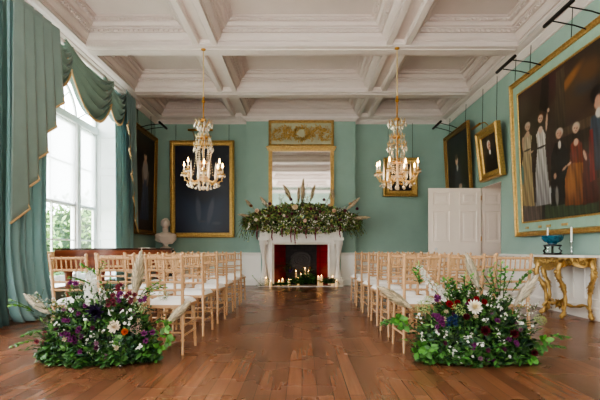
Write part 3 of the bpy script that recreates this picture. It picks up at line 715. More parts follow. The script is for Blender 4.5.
# surround slab between opening and pilasters
m.box(ox0-.31, ox0-.16, -.12, 0, 0, 1.46); m.box(ox1+.16, ox1+.31, -.12, 0, 0, 1.46); m.box(ox0-.17, ox0, -.20, 0, 0, OZ+.12); m.box(ox1, ox1+.17, -.20, 0, 0, OZ+.12); m.box(ox0+.0005, ox1-.0005, -.20, 0, OZ, OZ+.12)
m.ring(ox0-.08, ox1+.08, -.2, OZ+.08, [(0,.2),(0,.235),(.03,.24),(.05,.215),(.08,.2)], lambda a, b, o: (a, -o, b))
m.build('surround', 'marble', fp, smooth=False)
m = MB(); m.box(ox0-.2, ox1+.2, -.24, 0, OZ+.12, 1.46)
for k in range(46):   # carved frieze foliage
    x = ox0-.12+k*(ox1-ox0+.24)/45
    m.leaf((x, -.245, 1.34+.03*math.sin(k*.8)), (math.cos(k*.8+.6), -.4, math.sin(k*.8+.6)), (0,-1,0), .09, .05, (1,1,1)); 
m.tube([(x, -.245, 1.33+.035*math.sin(x*14)) for x in np.linspace(ox0-.12, ox1+.12, 60)], .012, 6); m.c = []
m.build('frieze', 'marble', fp, ang=50)
m = MB(); m.box(-1.12, 1.14, -.34, 0, 1.46, 1.50); m.box(-1.17, 1.19, -.39, 0, 1.50, 1.545); m.box(-1.14, 1.16, -.36, 0, 1.545, 1.57)
m.build('mantel_shelf', 'marble', fp, smooth=False)
for s, xa in ((-1, ox0-.17), (1, ox1+.17)):
    m = MB(); xm = xa+s*.10
    # scrolled console jamb: side profile varies in x (seen from the front) and depth
    hs = np.linspace(0, 1, 30); V = []
    for t in hs:
        z = .14+t*1.06
        w_ = .09-.035*math.sin(PI*t)+.012*math.cos(t*PI*2)
        out = -.012*math.sin(t*PI*2.0)
        d_ = .22+.09*math.cos(t*PI*2)*(.5+t*.5)+.04*t
        cxx = xm+s*(out+.01)
        V += [(cxx-w_, -.02, z), (cxx-w_, -d_, z), (cxx-w_*.4, -d_-.03, z), (cxx+w_*.4, -d_-.03, z), (cxx+w_, -d_, z), (cxx+w_, -.02, z)]
    k = 6; m.add(V, [(i*k+j, i*k+(j+1) % k, (i+1)*k+(j+1) % k, (i+1)*k+j) for i in range(29) for j in range(k)])
    m.box(xm-.13, xm+.13, -.33, 0, 0, .14); m.box(xm-.14, xm+.14, -.34, 0, 1.20, 1.27); m.box(xm-.11, xm+.11, -.30, 0, 1.27, 1.46)
    m.tube([(xm-.115,-.27,1.13),(xm+.115,-.27,1.13)], .062, 14); m.tube([(xm-.1,-.24,.19),(xm+.1,-.24,.19)], .05, 14)
    m.ring(xm-.07, xm+.07, 1.30, 1.43, [(0,.30),(0,.315),(.02,.315),(.03,.303)], lambda a, b, o: (a, -o, b), cap=True)
    m.build('jamb', 'marble', fp, ang=35)
# firebox
dB = .20
m = MB(); yb0 = -.05
m.add([(ox0,-.18,0),(ox0+.28,dB,0),(ox0+.28,dB,OZ),(ox0,-.18,OZ)], [(0,1,2,3)]); m.build('tile_cheek', 'redtile', fp, smooth=False)
m = MB(); m.add([(ox1,-.18,0),(ox1-.28,dB,0),(ox1-.28,dB,OZ),(ox1,-.18,OZ)], [(3,2,1,0)]); m.build('tile_cheek', 'redtile', fp, smooth=False)
m = MB(); m.box(ox0+.2, ox1-.2, dB, dB+.04, 0, OZ+.1); m.box(ox0-.05, ox1+.05, -.18, dB+.04, OZ+.001, OZ+.03); m.box(ox0, ox1, -.18, dB, .001, .012)
m.build('firebox', 'soot', fp, smooth=False)
m = MB(); xc = (ox0+ox1)/2; m.box(xc-.26, xc+.26, dB-.04, dB, .1, .72); m.tube([(xc+.26*math.cos(a), dB-.03, .72+.16*math.sin(a)) for a in np.linspace(0, PI, 20)], .022, 6)
for rr_ in (.2, .12, .06): m.tube([(xc+rr_*math.cos(a), dB-.05, .68+rr_*.7*math.sin(a)) for a in np.linspace(0, PI*2, 20)], .012, 6)
m.add([(xc, dB-.035, .72)]+[(xc+.26*math.cos(a), dB-.035, .72+.16*math.sin(a)) for a in np.linspace(0, PI, 20)], [(0, i+1, i+2) for i in range(19)])
m.build('fireback', 'iron', fp, ang=40)
struct(MB().box(-1.12, 1.06, 11.98, bY-.1, 0, .018).build('trim_%d' % n, 'marble', smooth=False)); n += 1
# grate
gr = thing('fire_grate', 'dark iron fire grate with brass finials inside the fireplace', 'grate', (-.05, 12.45, 0.018))
m = MB()
for k in range(4): m.tube([(-.26,-.02+.0*k,.12+k*.07),(.26,-.02,.12+k*.07)], .009, 6)
for k in range(13): m.tube([(-.25+k*.0417,-.02,.1),(-.25+k*.0417,-.02,.35)], .005, 5)
for s in (-1, 1): m.tube([(s*.26,-.03,0),(s*.26,-.03,.4)], .012, 8); m.tube([(s*.26,.22,0),(s*.26,.22,.4)], .012, 8); m.tube([(s*.26,-.02,.12),(s*.26,.22,.12)], .009, 6)
m.box(-.25,.25,-.01,.22,.1,.115); m.build('basket', 'dark', gr)
for s in (-1, 1):
    m = MB(); m.lathe([(.012,0),(.022,.01),(.022,.02),(.01,.03),(.024,.05),(.024,.065),(.004,.085)], 10, (s*.26,-.03,.4)); m.build('finial', 'brass', gr)

# ================================================================== candles
def pillar_candle(x, y, z, r, h, label, lit=True, group='lit pillar candles round the hearth'):
    o = thing('pillar_candle', label, 'candle', (x, y, z), group=group if group else None)
    m = MB(); m.lathe([(r*.96,0),(r,.004),(r,h-.004),(r*.93,h),(r*.7,h-.006),(.004,h-.009)], 14); m.build('wax', 'wax' if lit else 'waxc', o)
    m = MB(); m.tube([(0,0,h-.01),(0,0,h+.012)], .0025, 5); m.build('wick', 'black', o)
    if lit:
        m = MB(); m.lathe([(.001,0),(.006,.006),(.008,.014),(.005,.026),(.001,.04)], 8, (0,0,h+.008)); m.build('flame', 'flame', o)
    return o
def W2(px, Y): return (px-CX)*Y/F
# hearth floor row (pixel column, height, distance)
cand = [(266,.19,12.0,'outermost on the left of the hearth'),(270.5,.13,11.93,'second from the left on the hearth'),(279,.11,12.02,'left of the hearth ferns'),(282.5,.15,12.1,'third from the left, just inside the left jamb'),(289,.13,12.0,'left of centre on the hearth'),(298,.17,12.2,'in the greenery at the hearth centre'),
        (318.5,.22,12.0,'taller of the pair right of the central greenery'),(321.5,.24,12.06,'behind the pair right of the central greenery'),(332.5,.22,12.02,'tallest at the right end of the hearth'),(336.5,.15,11.95,'shortest, outermost on the right of the hearth')]
for px, h, Y, d_ in cand:
    pillar_candle(W2(px, Y), Y, .018 if Y > 11.98 else .0, .036, h, 'cream pillar candle, '+d_, lit=True)
for px, z, h, d_ in ((296.,.42,.2,'tall, on the grate left of centre'),(305.,.52,.14,'highest, on the grate right of centre'),(308.5,.42,.12,'on the grate at its right side'),(291,.12,.16,'low in the grate on the left'),(301,.3,.12,'low in the grate at the middle')):
    pillar_candle(W2(px, 12.5), 12.53, .018+.115+(.0), .026, (z-.13+.02)*.72, 'ivory candle '+d_, lit=True)

# ================================================================== foliage tools
GREENS = [(30,56,28),(44,76,36),(60,94,44),(24,44,28),(82,112,60),(40,66,46),(54,82,36)]
GK = [1.75]
def gcol(pal=GREENS, j=.26):
    c = lin(pal[rng.integers(len(pal))]); k = GK[0]*(1+rng.uniform(-j, j)*2)
    return tuple(v*k for v in c)
def rdir(up=0.):
    v = rng.normal(size=3); v[2] += up; return v/np.linalg.norm(v)
def sprig(m, p, d, L, nl, ll, lw, pal, droop=.3):
    """stem with leaves in pairs"""
    d = np.array(d, float); d /= np.linalg.norm(d); P = [np.array(p, float)]
    for i in range(5):
        dd = d+np.array([0, 0, -droop*i/4]); dd /= np.linalg.norm(dd); P.append(P[-1]+dd*L/5)
    m.tube(P, [.003]*5+[.0015], 4, lin((60, 84, 40)))
    for i in range(nl):
        t = .15+.85*i/max(1, nl-1); k = min(4, int(t*5)); q = P[k]+(P[k+1]-P[k])*(t*5-k)
        ax = (P[k+1]-P[k]); sd = np.cross(ax, [0, 0, 1.])+rng.normal(size=3)*.004; sd /= np.linalg.norm(sd)+1e-9
        s = 1 if i % 2 else -1
        m.leaf(q, sd*s+ax/np.linalg.norm(ax)*.7+rng.normal(size=3)*.2, (0,0,1)+rng.normal(size=3)*.3, ll*rng.uniform(.7,1.2), lw*rng.uniform(.8,1.2), gcol(pal))
def petals_ball(m, p, r, c, nrm=(0,-1,.4), layers=4, per=9, c2=None, wid=.5):
    n = np.array(nrm, float); n /= np.linalg.norm(n); a = np.cross(n, [.3,.5,1.]); a /= np.linalg.norm(a); b = np.cross(n, a)
    for l in range(layers):
        t = l/(max(1, layers-1)); el = .15+1.25*t
        for k in range(per):
            an = 2*PI*(k+.5*(l % 2))/per+rng.normal()*.08
            rad = a*math.cos(an)+b*math.sin(an)
            d = rad*math.cos(el)+n*math.sin(el)
            cc = c if c2 is None else tuple(c[i]*(1-t)+c2[i]*t for i in range(3)); kk = rng.uniform(.85, 1.1)
            m.leaf(np.array(p)+n*r*.1*t, d, n-rad*.3, r*(1-.25*t), r*wid, tuple(v*kk for v in cc), curl=-.25)
def star5(m, p, n, r, c, cc=(200,180,80)):
    n = np.array(n, float); n /= np.linalg.norm(n)+1e-9; a = np.cross(n, rng.normal(size=3)); a /= np.linalg.norm(a); b = np.cross(n, a)
    for k in range(5):
        an = 2*PI*k/5; d = a*math.cos(an)+b*math.sin(an)+n*.25
        kk = rng.uniform(.85, 1.05); m.leaf(p, d, n, r, r*.8, tuple(v*kk for v in c))
    m.octa(tuple(np.array(p)+n*r*.1), r*.14, 1, lin(cc))
def blossoms(m, p, spread, k, r, c):
    for _ in range(k):
        q = np.array(p)+rng.normal(size=3)*spread; m.tube([np.array(p)+np.array([0,.02,-.03]), q], .0015, 4, lin((90,120,60))); star5(m, q, rdir(.4)+np.array([0,-.8,0]), r*rng.uniform(.6,1.), c)
def umbel(m, p, r, c, n=70, nrm=(0,-.4,1)):
    nn = np.array(nrm, float); nn /= np.linalg.norm(nn); a = np.cross(nn, [1.,.2,.1]); a /= np.linalg.norm(a); b = np.cross(nn, a)
    for k in range(n):
        rr = math.sqrt(rng.random()); an = rng.uniform(0, 2*PI); q = np.array(p)+(a*math.cos(an)+b*math.sin(an))*rr*r+nn*(r*.55*(1-rr*rr))
        kk = rng.uniform(.75, 1.1); m.octa(tuple(q), r*.085, .8, tuple(v*kk for v in c))
    for k in range(10):
        an = 2*PI*k/10; m.tube([np.array(p)-nn*r*.8, np.array(p)+(a*math.cos(an)+b*math.sin(an))*r*.8], .0018, 4, lin((100,124,70)))
def pampas(parent, p0, p1, w, c=(222,206,178), nst=520):
    m = MB(); p0 = np.array(p0, float); p1 = np.array(p1, float); ax = p1-p0; L = np.linalg.norm(ax); ax /= L
    a = np.cross(ax, [.2,1,.1]); a /= np.linalg.norm(a); b = np.cross(ax, a)
    m.tube([p0-ax*L*.35, p0+ax*L*.5, p1-ax*L*.05], [.004,.004,.002], 5, lin((170,156,110)))
    for k in range(nst):
        t = rng.random()**.9; an = rng.uniform(0, 2*PI); prof = math.sin(PI*min(1, (t*.92+.06)))**.7*(1-.35*t)
        rad = (a*math.cos(an)+b*math.sin(an))
        q = p0+ax*L*t*.86
        d = ax*1.0+rad*rng.uniform(.25,.75)*prof+np.array([0,0,-.15])
        kk = rng.uniform(.5, 1.15)
        m.leaf(q+rad*w*.18*prof, d, rad, L*.20*rng.uniform(.6,1.3)*(.6+.5*prof), w*.09, tuple(min(1, v*kk) for v in lin(c)), curl=.15)
    # soft body so the plume reads solid
    N_ = 12; m.tube([p0+ax*L*.95*i/N_ for i in range(N_+1)], [max(.002, w*.2*math.sin(PI*(.06+.9*i/N_))**.8*(1-.3*i/N_)) for i in range(N_+1)], 8, tuple(v*.6 for v in lin(c)))
    return m.build('pampas_plume', 'petal', parent, ang=180)
def spike(parent, p0, p1, w, c=(248,246,238), n=70, name='delphinium_spike'):
    m = MB(); p0 = np.array(p0, float); p1 = np.array(p1, float); ax = p1-p0; L = np.linalg.norm(ax); ax /= L
    a = np.cross(ax, [.2,1,.1]); a /= np.linalg.norm(a); b = np.cross(ax, a)
    m.tube([p0-ax*L*.4, p0, p1], [.005,.004,.002], 5, lin((90,120,60)))
    for k in range(n):
        t = (k+.5)/n; an = k*2.4; rad = a*math.cos(an)+b*math.sin(an); rr = w*.5*(1-.55*t)
        q = p0+ax*L*t+rad*rr*.75
        if t > .88: m.octa(tuple(q), .008, 1.2, lin((170,190,120)))
        else:
            if k % 6 == 0: m.leaf(q, rad, (0,0,1), w*.3, w*.08, lin((90,124,60)))
            kk = rng.uniform(.7,1.); star5(m, q+rng.normal(size=3)*w*.05, rad+np.array([0,-.3,.2]), w*.24*(1-.3*t)*rng.uniform(.7,1.1), tuple(v*kk for v in lin(c)), (200,210,150))
    return m.build(name, 'petal', parent, ang=180)
def dome(cx, cy, rx, ry, rz, z0, k, pal, leafL=(.05,.1), inner=.72):
    m = MB()
    for _ in range(k):
        an = rng.uniform(0, 2*PI); el = math.asin(rng.uniform(-.05, 1)); rr = rng.uniform(inner, 1.02)
        nn = np.array([math.cos(an)*math.cos(el), math.sin(an)*math.cos(el), math.sin(el)])
        p = np.array([cx+nn[0]*rx*rr, cy+nn[1]*ry*rr, z0+max(.015, nn[2]*rz*rr)])
        d = nn*.6+rng.normal(size=3)*.7; d[2] += .1
        if p[2] < .08: d[2] = abs(d[2])*.5
        L = rng.uniform(*leafL); m.leaf(p, d, nn+rng.normal(size=3)*.4, L, L*rng.uniform(.35,.7), gcol(pal))
    return m
def clampz(m, zmin):
    m.v = [(x, y, max(z, zmin)) for x, y, z in m.v]

# ------------------------------------------------ floor arrangements
def at(px, py, Y): return ((px-CX)*Y/F, Y, CZ+(CY-py)*Y/F)
def arrangement(label, cx, mirror, Y0=4.07):
    o = thing('flower_arrangement', label, 'flower arrangement', (0,0,0))
    zc = .0; rx, ry, rz = .50, .22, .54
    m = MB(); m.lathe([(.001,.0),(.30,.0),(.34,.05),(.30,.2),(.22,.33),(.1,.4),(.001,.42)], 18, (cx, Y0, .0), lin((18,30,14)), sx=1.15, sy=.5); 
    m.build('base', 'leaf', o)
    m = dome(cx, Y0, rx, ry, rz, zc, 5200, GREENS, (.035,.075))
    for k in range(120):
        an = rng.uniform(0, 2*PI); el = rng.uniform(.1, 1.4); nn = np.array([math.cos(an)*math.cos(el), math.sin(an)*math.cos(el), math.sin(el)])
        p = np.array([cx, Y0, .02])+nn*np.array([rx, ry, rz])*.85
        sprig(m, p, nn+rng.normal(size=3)*.3+np.array([0,0,.35]), rng.uniform(.12,.24), 9, .05, .022, GREENS)
    for k in range(34):    # trailing lower leaves
        an = rng.uniform(PI, 2*PI); p = np.array([cx+rx*.9*math.cos(an), Y0+ry*.9*math.sin(an), rng.uniform(.04,.2)])
        sprig(m, p, (math.cos(an)*.7, math.sin(an)*.5, -.1+rng.uniform(-.2,.2)), rng.uniform(.06,.11), 6, .06, .035, [(48,80,34),(52,88,38),(38,66,30)], droop=.5)
    clampz(m, .004)
    m.build('foliage', 'leaf', o, ang=180)
    return o
def flower(parent, name, fn):
    m = MB(); fn(m); return m.build(name, 'petal', parent, ang=180)
LAB_L = 'floor flower arrangement with white delphinium and orange thistle, left of the aisle'
LAB_R = 'floor flower arrangement with red and white dahlias, right of the aisle'
A = arrangement(LAB_L, -1.76, 1)
Yf = 3.86
WH, CRM, PUR, BUR, RED = lin((248,246,240)), lin((246,232,210)), lin((122,52,108)), lin((84,16,32)), lin((150,24,36))
flower(A, 'white_dahlia', lambda m: petals_ball(m, at(114.7,327,Yf-.02), .062, CRM, layers=5, per=12, wid=.35))
flower(A, 'orange_thistle', lambda m: petals_ball(m, at(125,332,Yf-.02), .034, lin((206,98,40)), layers=5, per=9))
flower(A, 'dark_rosette', lambda m: petals_ball(m, at(96,313,Yf+.05), .09, lin((40,26,54)), layers=4, per=9, wid=.35))
for (px, py, r) in ((71,338,.045),(64,333,.04),(76,342,.035),(150,337,.045),(67,321,.035),(74,284,.04),(58,350,.0),(143,300,.035),(120,300,.04),(81,330,.04)):
    if r: flower(A, 'purple_blossom', lambda m: [petals_ball(m, np.array(at(px,py,Yf+.0))+rng.normal(size=3)*.02, r*.7, PUR, layers=3, per=6) for _ in range(3)])
for (px, py, r) in ((131,298,.05),(108,300,.045),(46,337,.05),(116,292,.04)):
    flower(A, 'dusky_astrantia', lambda m: [petals_ball(m, np.array(at(px,py,Yf+.1))+rng.normal(size=3)*.03, .028, lin((128,62,74)), layers=3, per=7) for _ in range(5)])
for (px, py, r) in ((163.7,295.7,.055),(140,306,.06),(83,300,.055),(137.7,329,.06)):
    cc = lin((196,214,168)) if py != 329 else lin((200,164,158))
    flower(A, 'lace_umbel', lambda m: umbel(m, at(px,py,Yf+(.02 if py > 300 else .15)), r, cc, nrm=(0,-.9,.6)))
for (px, py) in ((99,349),(112,346),(120,350),(90,338),(104,356),(86,318),(93,335),(100,330),(57,322),(125,311),(83,345),(110,312),(129,322),(60,332),(140,345),(118,360),(72,310),(90,352)):
    flower(A, 'white_blossom', lambda m: blossoms(m, at(px,py,Yf+rng.uniform(-.02,.05)), .018, 5, .017, WH))
for (px, py) in ((50,300),(44,306),(56,306),(62,312),(40,294),(35,300),(66,300)):
    flower(A, 'white_filler', lambda m: blossoms(m, at(px,py,Yf+.12), .03, 9, .011, lin((220,222,208))))
spike(A, at(93,308,4.0), at(90,268,4.05), .15, n=56)
spike(A, at(104,306,4.0), at(101,286,4.0), .09, n=24)
pampas(A, at(134,298,4.1), at(141.5,248.5,4.12), .14)
pampas(A, at(50,314,4.05), at(24,293,4.0), .14, (236,224,206))
pampas(A, at(166,324,4.0), at(191,300,4.0), .14, (224,208,178))
m = MB()
for (px, py, L, dx) in ((26,308,.2,-.4),(30,336,.22,-1.),(38,326,.2,-1.),(160,318,.15,1),(163,330,.15,1),(150,290,.22,.3),(143,300,.2,.2),(90,272,.16,-.05),(86,282,.2,-.3)):
    for q in range(3): sprig(m, at(px+ (8 if dx < 0 else -6), py+4, 4.0), (dx+rng.normal()*.15, -.1, .25 if py < 320 else -.05), L, 10, .04, .028, [(76,116,44),(60,100,38)], droop=.4)
for (px, py) in ((165,327),(166,340),(160,347),(167,335),(152,332)):
    for q in range(5): m.leaf(at(px,py,3.95), (rng.uniform(-.3,1), -.4, rng.uniform(-.8,.6)), (0,-1,.2), .075, .05, gcol([(72,112,44),(56,92,38)]))
clampz(m, .004); m.build('trailing_ivy', 'leaf', A, ang=180)

B = arrangement(LAB_R, 1.50, -1)
flower(B, 'white_dahlia', lambda m: petals_ball(m, at(474,307.6,Yf-.03), .072, WH, layers=6, per=14, c2=lin((250,232,180)), wid=.3))
for (px, py, r) in ((449,304,.036),(453,307,.034),(457,303,.032),(476,299.5,.032),(470,302,.03),(484,302,.03)):
    flower(B, 'red_dahlia', lambda m: petals_ball(m, at(px,py,Yf+.08), r, RED, layers=5, per=10))
for (px, py, r) in ((514,334,.045),(534,353,.036),(485,331,.05),(466,317,.035)):
    flower(B, 'burgundy_dahlia', lambda m: petals_ball(m, at(px,py,Yf-.02), r, BUR, layers=5, per=10, wid=.4))
for (px, py) in ((443,319),(436,317),(440,325),(509,340),(472,346),(492,362),(516,342),(437,299),(497,322)):
    flower(B, 'purple_blossom', lambda m: [petals_ball(m, np.array(at(px,py,Yf-.01))+rng.normal(size=3)*.016, .026, PUR, layers=3, per=6) for _ in range(3)])
for (px, py, r, cc) in ((458.6,310,.06,(178,200,130)),(423,307,.065,(176,198,132)),(540,320,.055,(170,190,130)),(428,300,.04,(190,206,150))):
    flower(B, 'hydrangea', lambda m: umbel(m, at(px,py,Yf+.02), r, lin(cc), n=110, nrm=(0,-.9,.7)))
flower(B, 'blue_thistle', lambda m: [petals_ball(m, np.array(at(456,322,Yf))+rng.normal(size=3)*.03, .03, lin((52,74,112)), layers=4, per=8, wid=.25) for _ in range(6)])
for (px, py) in ((424,338),(466,337),(470,335),(452,352),(461,360),(487,350),(500,341),(504,344),(481,345),(453,346),(500,310),(506,316),(418,318),(492,308),(483,322),(437,331),(530,330),(461,355),(488,355),(497,332),(520,322),(446,335),(470,360),(510,355)):
    flower(B, 'white_blossom', lambda m: blossoms(m, at(px,py,Yf+rng.uniform(-.02,.05)), .018, 6, .017, WH))
for (px, py) in ((522,305),(530,309),(526,314),(518,312),(536,306),(445,293),(498,299)):
    flower(B, 'white_filler', lambda m: blossoms(m, at(px,py,Yf+.1), .03, 9, .011, lin((222,226,212))))
spike(B, at(437,294,4.05), at(417,262,4.1), .09, n=44)
spike(B, at(447,300,4.1), at(436,283,4.1), .09, n=30)
pampas(B, at(412,308,4.0), at(377,285,3.98), .14, (222,206,176))
pampas(B, at(479,290,4.1), at(466,252,4.14), .13, (214,202,178))
pampas(B, at(514,306,4.05), at(539,273,4.0), .15, (216,204,182))
m = MB()
for (px, py, L, dx) in ((500,296,.28,0.),(503,298,.26,.25),(497,298,.26,-.25),(512,292,.22,.7),(460,300,.2,-.2),(466,298,.2,.1),(455,300,.2,-.4),(400,322,.16,-1),(404,318,.16,-.8),(545,345,.16,1),(548,335,.15,1),(420,285,.15,-.2)):
    for q in range(3): sprig(m, at(px,py,4.05), (dx+rng.normal()*.15, -.1, .9 if abs(dx) < .75 else .0), L, 11, .05, .022, [(66,118,60),(52,100,48),(84,130,60)], droop=.2)
for (px, py) in ((426,352),(430,348),(422,346),(418,352),(540,345),(545,340),(400,320),(404,325),(396,318),(530,358)):
    for q in range(5): m.leaf(at(px,py,3.92), (rng.uniform(-1,1), -.5, rng.uniform(-.8,.6)), (0,-1,.2), .075, .05, gcol([(66,112,42),(52,92,36)]))
clampz(m, .004); m.build('trailing_ivy', 'leaf', B, ang=180)
for par, cx in ((A, -1.76), (B, 1.50)):
    for k in range(16):
        an = rng.uniform(PI*1.1, PI*1.9); el = rng.uniform(.1, 1.1)
        p = (cx+.50*math.cos(an)*math.cos(el), 4.05+.24*math.sin(an)*math.cos(el), .02+.54*math.sin(el))
        cc = [PUR, lin((96,40,70)), lin((150,110,130)), lin((206,190,160))][k % 4]
        flower(par, 'small_bloom', lambda m: petals_ball(m, p, .026, cc, layers=3, per=7))

# ------------------------------------------------ mantel garland
Gd = thing('mantel_garland', 'long flower and pampas garland spilling over the mantelpiece under the mirror', 'garland', (0,0,0))
GK[0] = 3.0; m = MB(); YG = 12.16
pal = [(46,66,34),(66,88,46),(38,54,30),(86,104,54),(64,60,40),(98,98,58),(76,50,44),(110,112,66)]
for k in range(6500):
    x = rng.uniform(-1.5, 1.5); e = 1-(abs(x)/1.62)**2.4
    zc = 1.76; hz = .35*e+.04
    el = rng.uniform(0, 2*PI); r = math.sqrt(rng.random())*.5+.5
    p = np.array([x, YG+.22*math.cos(el)*r*(e+.1), zc+hz*math.sin(el)*r-.10*(x/1.5)**2])
    if p[1] > 12.38: p[1] = 12.38
    L = rng.uniform(.045,.10); d = rng.normal(size=3)*.7+np.array([x*.5,-.4,math.sin(el)*.6]); 
    m.leaf(p, d, (0,-1,.3)+rng.normal(size=3)*.5, L, L*rng.uniform(.3,.6), gcol(pal))
for k in range(150):
    x = rng.uniform(-1.45, 1.45); p = (x, YG-.05, 1.7+rng.uniform(-.15,.28)*(1-(abs(x)/1.6)**2))
    sprig(m, p, (x*.6+rng.normal()*.4, -.5, rng.uniform(-.6,.9)), rng.uniform(.15,.32), 10, .05, .02, pal, droop=.4)
for s in (-1, 1):
    for k in range(26): sprig(m, (s*rng.uniform(1.1,1.5), YG-.1, 1.62+rng.uniform(-.1,.1)), (s*.4+rng.normal()*.2, -.1, -.8), rng.uniform(.15,.4), 12, .05, .02, pal, droop=.6)
m.v = [(x, min(y, 12.47), max(z, 1.575) if y > 12.115 and abs(x) < 1.2 else z) for x, y, z in m.v]
m.build('foliage', 'leaf', Gd, ang=180)
m = MB(); m.tube([(x, YG+.03, 1.63) for x in np.linspace(-1.1,1.1,12)], .07, 8, lin((30,36,20))); m.build('base', 'leaf', Gd)
def gx(px, py, Y=11.84): return at(px, py, Y)
for (px, py, cc, r) in ((295,207.5,(240,222,190),.075),(257,211,(236,212,186),.06),(305,221,(240,206,186),.05),(334,211,(238,206,180),.055),(329,205,(232,200,170),.04),(284,216,(240,226,206),.04),(256,220,(230,214,196),.045),(350,204,(214,180,140),.04)):
    flower(Gd, 'cream_rose', lambda m: petals_ball(m, gx(px,py,11.80), r*1.15, tuple(v*1.1 for v in lin(cc)), layers=5, per=8, wid=.8))
for (px, py) in ((280,214),(287,217),(292,214),(276,208),(311,209),(320,212),(345,211),(268,216),(300,228),(324,200),(270,204),(340,220),(251,206),(357,209),(316,219),(291,200)):
    flower(Gd, 'plum_bloom', lambda m: petals_ball(m, gx(px,py), .052, lin([(120,54,80),(140,74,88),(150,90,56)][int(rng.integers(3))]), layers=4, per=8))
for (px, py) in ((264,216),(275,226),(285,223),(296,226),(313,222),(326,224),(336,227),(345,222),(349,216),(281,199),(266,204),(322,215),(307,199),(354,224),(249,224),(261,229),(300,213),(331,217)):
    flower(Gd, 'white_blossom', lambda m: blossoms(m, gx(px,py), .06, 14, .026, lin((246,242,228))))
for (px, py) in ((305,209),(333,213),(298,201),(310,205)):
    flower(Gd, 'lime_hydrangea', lambda m: umbel(m, gx(px,py), .06, lin((132,146,66)), n=60, nrm=(0,-1,.4)))
for (a, b, w_) in (((291,197),(283,184),.12),((300,196),(298.5,193),0),((302,200),(303.5,178),.12),((311,198),(315,184),.10),((298,200),(299,186),.09),((268,207),(260,196),.10),((253,208),(245,199),.1),((346,210),(360,197),.10),((352,218),(371,217),.11),((334,200),(332,188),.1),((250,216),(237,214),.07)):
    if w_: pampas(Gd, gx(*a, 12.05), gx(*b, 12.0), w_*1.5, (236,214,180), 260)
spike(Gd, gx(337,212), gx(347,206), .08, n=30, name='white_spike'); spike(Gd, gx(325,204), gx(331,194), .07, n=30, name='white_spike'); spike(Gd, gx(281,207), gx(279,194), .07, n=30, name='white_spike')
spike(Gd, gx(304,198), gx(307,185), .06, n=26, name='white_spike')
for (px, y0, y1) in ((272,232,241),(291,230,243),(295,230,244.5),(306,230,239),(315.5,230,241),(257,228,240),(297,230,240),(340,228,238),(282,230,237)):
    m = MB(); P = [gx(px+.3*math.sin(i), y0-3+(y1-y0+3)*i/8, 12.0) for i in range(9)]; m.tube(P, [.009,.012,.013,.013,.014,.013,.012,.010,.004], 6, lin((126,52,66) if px != 297 else (120,140,60)))
    for k in range(60):
        i = rng.integers(0, 8); m.octa(tuple(np.array(P[i])+rng.normal(size=3)*.011), .008, 1, lin((146,66,80)) if px != 297 else lin((140,156,70)))
    m.build('hanging_amaranth', 'petal', Gd, ang=180)

GK[0] = 1.4
# ------------------------------------------------ hearth greenery
H = thing('hearth_greenery', 'fern and ivy garland lying along the hearth among the candles', 'greenery', (0,0,0))
m = MB(); pal2 = [(44,84,36),(60,104,46),(32,62,30),(84,120,60)]
for (px, py, dx, dz, L) in [(305,283,rng.normal()*.7,rng.uniform(0,.8),.22) for _ in range(70)]+[(300+rng.uniform(-9,16),284,rng.normal(),.4,.16) for _ in range(60)]+[(327+rng.uniform(-3,5),284,rng.normal(),.4,.15) for _ in range(40)]+[(280+rng.uniform(-5,8),286,rng.normal(),.25,.11) for _ in range(24)]:
    sprig(m, at(px, py-1, 12.0), (dx, -.3, dz+.1), L*1.15, 13, .06, .032, pal2, droop=.5)
for k in range(9):
    sprig(m, at(263+k*1.5, 286, 11.93), (-1., -.1, .15+.12*k), .16+.02*k, 10, .05, .03, [(70,108,54),(96,128,70)], droop=.1)
sprig(m, at(262,286,11.93), (-.8,0,.75), .36, 12, .05, .03, [(96,128,70)], droop=-.2)
for k in range(26): sprig(m, at(284+rng.uniform(-4,8), 268+rng.uniform(-5,3), 12.42), (rng.normal(), -.2, rng.uniform(-.3,.5)), .18, 9, .05, .02, [(30,44,26),(40,60,34)], droop=.4)
for k in range(22): sprig(m, at(308+rng.uniform(-5,6), 273+rng.uniform(-5,4), 12.35), (rng.normal(), -.2, rng.uniform(-.3,.5)), .16, 9, .05, .02, pal2, droop=.4)
clampz(m, .02); m.build('foliage', 'leaf', H, ang=180)
def_m = MB(); [petals_ball(def_m, np.array(at(290,270,12.38))+rng.normal(size=3)*.03, .04, lin((74,52,100)), layers=3, per=7) for _ in range(4)]
def_m.build('violet_bloom', 'petal', H, ang=180)

